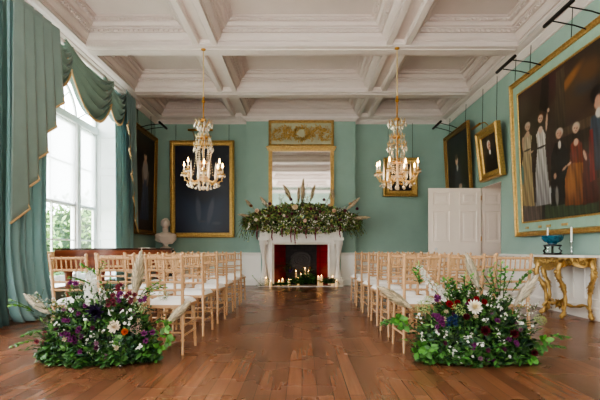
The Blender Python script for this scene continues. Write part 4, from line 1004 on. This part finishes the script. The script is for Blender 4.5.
# ================================================================== chairs
ch = thing('chiavari_chair', '', 'chair', (0,0,0))
def turned(m, p0, p1, r, rings=(), n=8):
    p0, p1 = Vector(p0), Vector(p1); ts = [0.]; rs = [r]
    for t in rings: ts += [t-.018, t-.006, t+.006, t+.018]; rs += [r, r*1.42, r*1.42, r]
    ts.append(1.); rs.append(r)
    m.tube([p0+(p1-p0)*t for t in ts], rs, n)
for s in (-1, 1):
    m = MB(); m.tube([(s*.170,-.045,0),(s*.164,-.015,.2),(s*.158,.005,.44)], [.0125,.014,.016], 8)
    for z_, y_ in ((.13,-.026),(.28,-.007)): m.tube([(s*.166,y_-.0,z_-.008),(s*.166,y_,z_+.008)], .019, 8)
    m.build('leg', 'chair', ch)
    m = MB(); turned(m, (s*.19,.385,0), (s*.175,.375,.42), .0135, (.2,.42,.62,.82)); m.build('leg', 'chair', ch)
m = MB()
for s in (-1, 1):
    P = [(s*.158,.005,.42),(s*.158,.0,.55),(s*.160,-.018,.7),(s*.163,-.045,.86),(s*.164,-.052,.905)]
    m.tube(P, [.0165,.0155,.0145,.0135,.013], 8)
    for z_, y_ in ((.50,.003),(.60,-.006),(.68,-.015),(.77,-.029),(.86,-.045)): m.tube([(s*.161,y_,z_-.007),(s*.161,y_,z_+.007)], .0195, 8)
    m.ball((s*.164,-.053,.913), .017, 8, 5)
turned(m, (-.165,-.048,.885), (.165,-.048,.885), .0125, (.12,.3,.5,.7,.88)); turned(m, (-.16,-.030,.775), (.16,-.030,.775), .0115, (.12,.3,.5,.7,.88))
turned(m, (-.16,-.012,.665), (.16,-.012,.665), .0105, (.2,.5,.8)); turned(m, (-.16,-.004,.59), (.16,-.004,.59), .0105, (.2,.5,.8))
for k in range(6):
    x = -.135+.27*(k+.5)/6; turned(m, (x,-.031,.775), (x,-.048,.885), .0075, (.3,.7), 6)
m.build('backrest', 'chair', ch)
m = MB()
m.prism([(-.185,.0),(.185,.0),(.205,.40),(.0,.415),(-.205,.40)], .425, .452); m.build('seat_frame', 'chair', ch, smooth=False)
m = MB()
def cush(u, v):
    a, b = 2*u-1, 2*v-1; w_ = .172+.022*v
    h = (1-abs(a)**6)*(1-abs(b)**6)
    return (a*w_, .215+b*.19+.012*(1-a*a)*(1 if v > .9 else 0), .452+.052*max(0, h)**.35)
m.grid(14, 14, cush); m.grid(2, 2, lambda u, v: ((1-2*u)*.18, .215+(2*v-1)*.19, .453)); m.build('cushion', 'cushion', ch, ang=180)
m = MB()
for s in (-1, 1):
    for z_ in (.17,.26): turned(m, (s*.168,-.012,z_), (s*.184,.378,z_), .009, (.3,.7), 6)
turned(m, (-.185,.378,.22), (.185,.378,.22), .009, (.3,.7), 6); turned(m, (-.185,.376,.33), (.185,.376,.33), .009, (.3,.7), 6); turned(m, (-.165,-.012,.2), (.165,-.012,.2), .009, (.3,.7), 6)
m.build('stretchers', 'chair', ch)
RN = ['first', 'second', 'third', 'fourth', 'fifth', 'sixth']
rowsL = [4.31, 5.24, 6.10, 6.90, 7.70, 8.47]; rowsR = [4.40, 5.16, 5.93, 6.70, 7.55, 8.40]
PN = ['on aisle end of', 'in middle of', 'on outer end of']
first = True
for side, rows, xs in (('left', rowsL, [-1.265,-1.70,-2.135]), ('right', rowsR, [1.12,1.54,1.96])):
    for r, y in enumerate(rows):
        for k, x in enumerate(xs):
            c = ch if first else copy_tree(ch); first = False
            dx = rng.uniform(-.004,.004)
            c.location = (x+dx, y+rng.uniform(-.02,.02), 0); c.rotation_euler = (0,0,math.radians(rng.uniform(-1.2,1.2)))
            c['label'] = 'pale wooden chair %s %s row counted from the camera, %s of aisle' % (PN[k], ('nearest' if r == 0 else RN[r] if r < 5 else 'farthest'), side)
            c['category'] = 'chair'; c['group'] = 'spindle-back wedding chairs %s of the aisle' % side

# ================================================================== piano
pn = thing('grand_piano', 'brown mahogany grand piano with closed lid behind the left chairs', 'piano', (0,0,0))
out = [(-3.72,8.45),(-3.72,7.02),(-3.25,6.98),(-2.95,7.02),(-2.72,7.14),(-2.56,7.36),(-2.46,7.62),(-2.36,7.85),(-2.28,8.1),(-2.32,8.32),(-2.45,8.45)]
def smoothpoly(P, k=1):
    for _ in range(k):
        Q = []
        for i in range(len(P)):
            a = P[i]; b = P[(i+1) % len(P)]
            if i in (0,): Q += [a, b] if False else [a]; continue
            Q += [a, ((a[0]+b[0])/2, (a[1]+b[1])/2)]
        P = Q
    return P
m = MB(); m.prism(out, .66, .955); m.build('case', 'mahog', pn, ang=35)
m = MB(); c0 = (-3.0, 7.8); m.prism([(c0[0]+(x-c0[0])*1.02, c0[1]+(y-c0[1])*1.03) for x, y in out], .957, .982); m.build('lid', 'lidw', pn, ang=35)
m = MB(); m.box(-3.86,-3.72,7.0,7.06,.62,.93); m.box(-3.86,-3.72,8.39,8.45,.62,.93); m.box(-3.86,-3.72,7.06,8.39,.62,.68); m.build('key_bed', 'lightw', pn, smooth=False)
m = MB(); [m.box(-3.85,-3.73,7.08+q*.0325,7.108+q*.0325,.68,.70) for q in range(40)]; m.build('keys', 'ivory', pn, smooth=False)
for (x, y) in ((-3.56,7.12),(-3.56,8.32),(-2.5,8.15)):
    m = MB(); m.lathe([(.03,0),(.035,.03),(.028,.06),(.035,.1),(.05,.5),(.06,.6),(.07,.62),(.07,.66)], 8, (x,y,0)); m.build('leg', 'mahog', pn)
m = MB(); m.box(-3.35,-3.15,7.65,7.85,.08,.12); m.tube([(-3.3,7.7,.1),(-3.3,7.7,.66)], .015, 8); m.tube([(-3.2,7.8,.1),(-3.2,7.8,.66)], .015, 8)
for q in range(3): m.box(-3.42,-3.3,7.69+q*.05,7.71+q*.05,.07,.085)
m.build('pedal_lyre', 'mahog', pn, smooth=False)
sh = MB(); sh.box(-2.72,-2.52,7.75,8.05,.983,.99); so = sh.build('sheet_music', 'ivory', smooth=False); tag(so, 'white sheet of paper lying on the far right of the piano lid', 'paper')

# ================================================================== bust on plinth
pd = thing('bust_plinth', 'dark plinth with pale cap holding the bust in the left corner', 'plinth', (-3.6,12.25,0))
m = MB(); m.box(-.21,.21,-.21,.21,0,.12); m.box(-.17,.17,-.17,.17,.12,.90); m.box(-.2,.2,-.2,.2,.90,.94); m.build('pedestal', 'black', pd, smooth=False)
m = MB(); m.box(-.19,.19,-.19,.19,.94,.985); m.build('cap', 'bustm', pd, smooth=False)
def sphere_fn(m, c, r, fn=None, nu=28, nv=20):
    V = []
    for j in range(nv+1):
        th = PI*j/nv
        for i in range(nu):
            ph = 2*PI*i/nu; d = np.array([math.sin(th)*math.cos(ph), math.sin(th)*math.sin(ph), math.cos(th)])
            k = fn(d) if fn else 1.
            V.append(tuple(np.array(c)+d*np.array(r)*k))
    m.add(V, [(j*nu+i, (j+1)*nu+i, (j+1)*nu+(i+1) % nu, j*nu+(i+1) % nu) for j in range(nv) for i in range(nu)])
bu = thing('marble_bust', 'white marble bust of a man with curly hair in the left corner', 'bust', (-3.58,12.25,.985), (0,0,math.radians(12))); bu.scale = (1.2,1.15,1.08)
m = MB()
# torso shoulders & chest cut
def tor(d):
    k = 1.
    if d[2] < -.2: k *= 1-.25*min(1, (-d[2]-.2)/.8)
    return k*(1+.03*math.sin(9*d[0]+5*d[2]))
sphere_fn(m, (0,0,.24), (.23,.125,.16), tor); sphere_fn(m, (-.13,.0,.30), (.10,.10,.075)); sphere_fn(m, (.13,0,.30), (.10,.10,.075))
m.tube([(0,-.005,.30),(0,-.01,.40),(0,-.015,.50)], [.085,.062,.066], 16)
def head(d):
    k = 1.
    f = max(0, -d[1])
    k += .06*math.exp(-((d[0])**2/.01+(d[2]+.12)**2/.05))*f*1.6          # nose ridge
    for s in (-1, 1): k -= .05*math.exp(-((d[0]-s*.34)**2/.02+(d[2]-.12)**2/.012))*f   # eye sockets
    k += .03*math.exp(-((d[0])**2/.05+(d[2]+.55)**2/.01))*f             # lips
    if d[2] < -.5: k *= 1-.10*min(1, (-d[2]-.5)*2)
    return k
sphere_fn(m, (0,-.02,.585), (.083,.102,.122), head, 36, 28)
for k in range(90):   # curls
    d = rdir(.5); 
    if d[1] < -.25 and d[2] < .72: continue
    if d[2] < -.3: continue
    m.ball((d[0]*.085, -.01+d[1]*.104, .60+d[2]*.122), rng.uniform(.014,.022), 6, 4)
for s in (-1, 1): m.ball((s*.084,-.015,.575), .02, 6, 4, sz=1.5)
for k in range(7):   # drapery folds
    a = k/6; m.tube([(-.2+.06*a,-.06-.05*a,.33-.02*k),(-.05+.03*a,-.13,.27-.025*k),(.14,-.11,.29-.028*k),(.21,-.03,.33-.02*k)], .016, 6)
m.build('figure', 'bustm', bu, ang=180)
m = MB(); m.lathe([(.11,0),(.115,.02),(.09,.03),(.055,.05),(.05,.08),(.07,.11),(.06,.13)], 18); m.build('socle', 'bustm', bu)

# ================================================================== console table
ct = thing('console_table', 'ornate gilt console table with carved cabriole legs and marble top', 'console table', (0,0,0))
top = [(3.98,7.58),(3.72,7.52),(3.60,7.30),(3.53,7.18),(3.49,6.95),(3.50,6.65),(3.53,6.45),(3.62,6.32),(3.76,6.22),(3.98,6.19)]
m = MB(); m.prism(top, .855, .885); m.build('top', 'marble', ct, smooth=False)
m = MB(); ap = [(3.9,7.46),(3.74,7.42),(3.65,7.26),(3.58,7.12),(3.545,6.92),(3.55,6.66),(3.58,6.5),(3.67,6.38),(3.80,6.30),(3.95,6.28)]
tot = []
for i in range(len(ap)-1):
    for t in np.linspace(0, 1, 9)[:-1]: tot.append((ap[i][0]+(ap[i+1][0]-ap[i][0])*t, ap[i][1]+(ap[i+1][1]-ap[i][1])*t))
V = []; K = len(tot)
for i, (x, y) in enumerate(tot):
    u = i/(K-1); low = .80-.035-.05*abs(math.sin(u*PI*5))-.07*math.exp(-((u-.56)/.07)**2)
    V += [(x, y, .856), (x-.015, y, .82), (x+.005, y, (low+.82)/2), (x-.012, y, low), (x+.03, y, low+.01), (x+.03, y, .856)]
m.add(V, [(i*6+j, (i+1)*6+j, (i+1)*6+(j+1) % 6, i*6+(j+1) % 6) for i in range(K-1) for j in range(6)])
for i in range(0, K, 1):   # carved scroll leaves
    x, y = tot[i]
    for q in range(3):
        m.leaf((x-.012, y, .84-.03*q-rng.uniform(0,.02)), (-.35, rng.choice([-1,1]), rng.uniform(-1,.4)), (-1,0,0), .06, .035, (1,1,1)); 
    if i % 3 == 0: m.ball((x-.015, y, .80), .014, 6, 4)
m.c = []
m.build('apron', 'gold', ct, ang=45)
def cab(fx, fy, ox_, oy_):
    """cabriole leg: top at apron, knee bulging out, foot scroll"""
    m = MB(); P = []; R = []
    for i in range(25):
        t = i/24; z = .82*(1-t)+.03*t
        k = .085*math.sin(PI*min(1, t*2.2))*(1 if t < .4545 else 0)-.045*math.sin(PI*max(0, (t-.4545)/.5455))
        P.append((fx+ox_*k, fy+oy_*k, z)); R.append(.026*(1-t)**.8+.015+.005*math.sin(t*28)+(.012 if .42 < t < .5 else 0)+(.014 if t > .93 else 0))
    m.tube(P, R, 10)
    for i in range(1, 24):
        for q in range(3):
            p = P[i]; d = rng.normal(size=3); d[2] = -abs(d[2])-.3; dd = np.array([d[0], d[1], 0]); dd /= np.linalg.norm(dd)
            if i < 10 or i in (11,12,13,21,22,23): m.leaf(np.array(p)+dd*R[i]*.85, d*.9+dd*.5, dd, .04, .026, (1,1,1), curl=.5)
    m.ball((fx+ox_*.02, fy+oy_*.02, .035), .035, 10, 6); m.ball((P[5][0]+ox_*.04, P[5][1]+oy_*.04, P[5][2]), .03, 8, 5)
    m.c = []; return m.build('leg', 'gold', ct, ang=50)
cab(3.60,6.98,-1,.25); cab(3.63,6.50,-1,-.35); cab(3.88,7.38,-.3,.8); cab(3.90,6.30,-.1,-.9)
m = MB()
for (a, b) in (((3.60,6.98),(3.75,6.8)),((3.63,6.5),(3.75,6.8)),((3.88,7.38),(3.75,6.8)),((3.9,6.3),(3.75,6.8))):
    P = [(a[0]+(b[0]-a[0])*t+.02*math.sin(t*6), a[1]+(b[1]-a[1])*t, .12+.07*math.sin(PI*t)+.03*math.sin(t*9)) for t in np.linspace(0,1,14)]
    m.tube(P, [.02+.007*math.sin(k*1.7) for k in range(14)], 8)
for k in range(90):
    d = rdir(.6); m.leaf((3.75,6.8,.17), d, rdir(), rng.uniform(.05,.10), .04, (1,1,1), curl=.4)
m.ball((3.75,6.8,.18), .045, 10, 6); m.c = []
m.build('stretcher', 'gold', ct, ang=50)
# bowl on stand
bs = thing('bowl_stand', 'black pierced stand under the blue bowl', 'stand', (3.70,6.90,.885))
m = MB(); m.lathe([(.10,.125),(.125,.13),(.125,.145),(.10,.15)], 20); m.lathe([(.11,0),(.13,.006),(.13,.022),(.11,.028)], 20)
for k in range(6):
    a = 2*PI*k/6; c_, s_ = math.cos(a), math.sin(a); m.tube([(c_*.11,s_*.11,.02),(c_*.135,s_*.135,.06),(c_*.10,s_*.10,.09),(c_*.12,s_*.12,.13)], .012, 6)
m.build('frame', 'ebony', bs)
bw = MB(); bw.lathe([(.05,0),(.06,.006),(.06,.02),(.11,.04),(.142,.08),(.15,.125),(.156,.13),(.15,.135),(.14,.12),(.10,.05),(.02,.03)], 28)
bo = bw.build('bowl', 'bowl', ang=50); bo.location = (3.70,6.90,.885+.15); tag(bo, 'blue enamelled bowl on a black stand on the gilt console table', 'bowl')
for (x, y, hh, lab, cr) in ((3.79,7.2,.22,'white taper candle in glass stick behind the blue bowl', .013),(3.78,6.55,.2,'white taper candle in glass stick at the near end of the console table', .013)):
    o = thing('candlestick', lab, 'candlestick', (x, y, .885))
    m = MB(); m.lathe([(.045,0),(.048,.006),(.02,.014),(.012,.03),(.02,.05),(.011,.08),(.010,.14),(.022,.17),(.016,.185),(.018,.2)], 14); m.build('glass_base', 'cglass', o)
    m = MB(); m.lathe([(cr,.19),(cr,.19+hh),(cr*.4,.197+hh)], 10); m.build('candle', 'waxc', o)

# ================================================================== chandeliers
def chandelier(label, X, Y):
    o = thing('chandelier', label, 'chandelier', (X, Y, 2.04))
    C_ = MB()
    m = MB(); m.tube([(-X*0, 0, 1.52), (.0, 0, 2.40)], .012, 8); m.build('rope', 'rope', o)
    m = MB(); m.lathe([(.01,0),(.035,.01),(.045,.03),(.04,.045),(.02,.05)], 12, (0,0,2.405)); m.build('ceiling_rose', 'brass', o)
    m = MB(); m.ball((0,0,1.52), .035, 10, 6); m.tube([(0,0,.15),(0,0,1.50)], .014, 8)
    m.lathe([(.02,1.16),(.05,1.17),(.055,1.2),(.03,1.22)], 12); m.lathe([(.02,.42),(.09,.43),(.10,.45),(.03,.48)], 14); m.lathe([(.02,.86),(.075,.87),(.08,.9),(.03,.93)], 14)
    m.tube([(0,0,1.5),(0,0,1.6)], .02, 8)
    m.build('stem', 'brass', o)
    # crown
    m = MB()
    for k in range(10):
        a = 2*PI*k/10; c_, s_ = math.cos(a), math.sin(a)
        m.tube([(c_*.03,s_*.03,1.07),(c_*.07,s_*.07,1.08),(c_*.11,s_*.11,1.13),(c_*.145,s_*.145,1.19),(c_*.16,s_*.16,1.175)], [.008,.007,.006,.006,.003], 5)
        m.leaf((c_*.10,s_*.10,1.12), (c_,s_,.7), (-c_,-s_,1), .08, .035, (1,1,1))
    m.c = []
    for rr_, zz in ((.12,.70),(.155,.56)):
        m.tube([(rr_*math.cos(a), rr_*math.sin(a), zz+.18) for a in np.linspace(0, 2*PI, 25)], .008, 6, cap=False)
        for k in range(12):
            a = 2*PI*k/12; m.leaf((rr_*math.cos(a), rr_*math.sin(a), zz+.18), (math.cos(a)*.6, math.sin(a)*.6, 1), (math.cos(a),math.sin(a),0), .06, .03, (1,1,1))
    m.c = []
    m.build('crown', 'goldp', o, ang=50)
    m = MB()
    for k in range(10):
        a = 2*PI*k/10; c_, s_ = math.cos(a), math.sin(a); m.octa((c_*.155,s_*.155,1.10), .022, 2.4); m.octa((c_*.10,s_*.10,1.04), .018, 2.2)
    # bead strands
    def strand(p, q, sag, k, r):
        p, q = np.array(p), np.array(q)
        for i in range(k+1):
            t = i/k; b = p+(q-p)*t; b[2] -= sag*4*t*(1-t); m.octa(tuple(b), r, 1.1)
    for k in range(10):
        a = 2*PI*k/10; c_, s_ = math.cos(a), math.sin(a)
        strand((c_*.05,s_*.05,1.06),(c_*.12,s_*.12,.88), .03, 8, .012)
        strand((c_*.12,s_*.12,.88),(c_*.155,s_*.155,.74), .0, 6, .013)
        strand((c_*.15,s_*.15,.74),(c_*.09,s_*.09,.26), .02, 13, .0125)
        if k % 2: strand((c_*.10,s_*.10,.72),(c_*.18,s_*.18,.24), -.02, 11, .011)
        m.octa((c_*.17,s_*.17,.67), .018, 2.6)
    m.build('crystal_strands', 'crystal', o, smooth=False)
    for k in range(8):
        a = 2*PI*(k+.3)/8; c_, s_ = math.cos(a), math.sin(a); R0 = .35+(.02 if k % 2 else -.02); zc = .30+(.03 if k % 2 else 0)
        m = MB(); m.tube([(c_*.04,s_*.04,.20),(c_*.12,s_*.12,.12),(c_*.22,s_*.22,.09),(c_*.31,s_*.31,.13),(c_*R0,s_*R0,.21),(c_*R0,s_*R0,zc-.06)], [.011,.010,.010,.009,.009,.008], 7)
        for q in range(5): t = q/4; m.octa((c_*(.1+.22*t), s_*(.1+.22*t), .13-.05*math.sin(PI*t)), .018, 1)
        arm = m.build('arm', 'goldp', o)
        m = MB(); m.lathe([(.012,-.065),(.045,-.055),(.055,-.045),(.02,-.04),(.016,-.02),(.024,0),(.016,.005)], 12, (c_*R0,s_*R0,zc)); m.build('drip_pan', 'goldp', arm)
        m = MB()
        for q in range(6):
            b = 2*PI*q/6; m.octa((c_*R0+.05*math.cos(b), s_*R0+.05*math.sin(b), zc-.085), .012, 2.2)
        m.octa((c_*(R0-.06),s_*(R0-.06),.05), .024, 1.2); m.build('pendants', 'crystal', arm, smooth=False)
        m = MB(); m.lathe([(.012,0),(.012,.06),(.008,.065)], 8, (c_*R0,s_*R0,zc)); m.build('candle_tube', 'waxc', arm)
        m = MB(); m.lathe([(.004,0),(.013,.015),(.015,.03),(.010,.055),(.002,.085)], 8, (c_*R0,s_*R0,zc+.065)); m.build('bulb', 'bulb', arm)
        a2 = a+PI/8; c2, s2 = math.cos(a2), math.sin(a2)
        if k % 2 == 0 or True:
            m = MB(); m.tube([(c2*.23,s2*.23,.14),(c2*.23,s2*.23,.24),(c2*.23,s2*.23,.46)], [.012,.02,.002], 4); m.octa((c2*.23,s2*.23,.06), .02, 1.3)
            m.build('spire', 'crystal', o, smooth=False)
    m = MB()
    for (r_, z_, k_) in ((.24,.03,10),(.13,-.01,6)):
        for k in range(k_): a = 2*PI*k/k_+.2; m.ball((r_*math.cos(a), r_*math.sin(a), z_), .024, 7, 5); m.tube([(r_*math.cos(a), r_*math.sin(a), z_),(r_*.9*math.cos(a), r_*.9*math.sin(a), z_+.1)], .003, 4)
    m.lathe([(.02,.10),(.07,.13),(.11,.18),(.12,.20),(.05,.21)], 14); m.ball((0,0,.0), .042, 12, 8); m.tube([(0,0,0),(0,0,.12)], .006, 5)
    m.build('bowl_and_drops', 'crystal', o, ang=20)
    return o
for (X, Y, lab) in ((-1.73, 8.2, 'crystal and brass chandelier hanging left of the aisle before the navy portrait'), (1.66, 8.15, 'crystal and brass chandelier hanging right of the aisle before the small portrait')):
    chandelier(lab, X, Y)
    l = bpy.data.lights.new('glow', 'POINT'); l.energy = 16; l.color = (1, .72, .42); l.shadow_soft_size = .3; lo = bpy.data.objects.new('glow', l); col.objects.link(lo); lo.location = (X, Y, 2.28)

# ================================================================== garden outside
struct(MB().box(-40, -W-.6, -14, 34, -.3, -.2).build('ground', 'lawn', smooth=False))
gp_ = [(84,112,58),(104,132,74),(70,98,52),(132,150,104)]
for i, (x, y, r, h) in enumerate(((-9.5,15.2,1.7,3.0),(-9.6,19.0,1.9,3.3),(-10.0,11.6,1.7,2.9),(-11.6,25.5,2.4,4.2))):
    m = dome(x, y, r, r*.9, h, -.2, 2200, gp_, (.16,.3), .6); m.lathe([(.01,0),(r*.7,.0),(r*.75,h*.4),(r*.4,h*.75),(.01,h*.8)], 14, (x,y,-.2), lin((40,62,28)))
    o = m.build('garden_shrub', 'hedge', ang=180)
    tag(o, ['pale green shrub in the garden seen low through the window, nearer the left pane', 'bushy shrub outside the window behind the mullion', 'rounded shrub close outside the left curtain edge', 'farthest shrub outside the window'][i], 'shrub', 'garden shrubs outside the window')

# ================================================================== light
wd = bpy.data.worlds.new('World'); bpy.context.scene.world = wd; wd.use_nodes = True
bg = wd.node_tree.nodes['Background']; bg.inputs[0].default_value = (.93, .97, 1., 1); bg.inputs[1].default_value = 14
def area(loc, rot, sx, sy, e, c=(1,1,1), portal=False):
    l = bpy.data.lights.new('window_light', 'AREA'); l.shape = 'RECTANGLE'; l.size = sx; l.size_y = sy; l.energy = e; l.color = c  # serves the window portals and the added fill lights
    if portal: l.cycles.is_portal = True
    o = bpy.data.objects.new('window_light', l); col.objects.link(o); o.location = loc; o.rotation_euler = rot; return o
for (a, b, c, d) in WIN:
    area((-W-.62, (a+b)/2, (c+d)/2), (0, -PI/2, 0), d-c, b-a, 1, portal=True)
# added fill without fixtures: two uplights bounced off the ceiling, one from the rear
for (x, y) in ((0, -1.6), (0, 2.0)):
    l = area((x, y, 2.0), (PI, 0, 0), 3.8, 2.6, 200, (1, .94, .9))
l = area((0, -3.2, 1.3), (PI/2, 0, 0), 6., 1.8, 260, (1, .95, .91))

cam = bpy.data.cameras.new('cam'); co = bpy.data.objects.new('cam', cam); col.objects.link(co)
co.location = (0, 0, CZ); co.rotation_euler = (PI/2, 0, 0)
cam.sensor_width = 36; cam.lens = F/600*36; cam.shift_x = -(CX-300)/600; cam.shift_y = (CY-200)/600; cam.clip_end = 200
sc = bpy.context.scene; sc.camera = co
sc.view_settings.view_transform = 'AgX'; sc.view_settings.look = 'AgX - Medium High Contrast'; sc.view_settings.exposure = .1
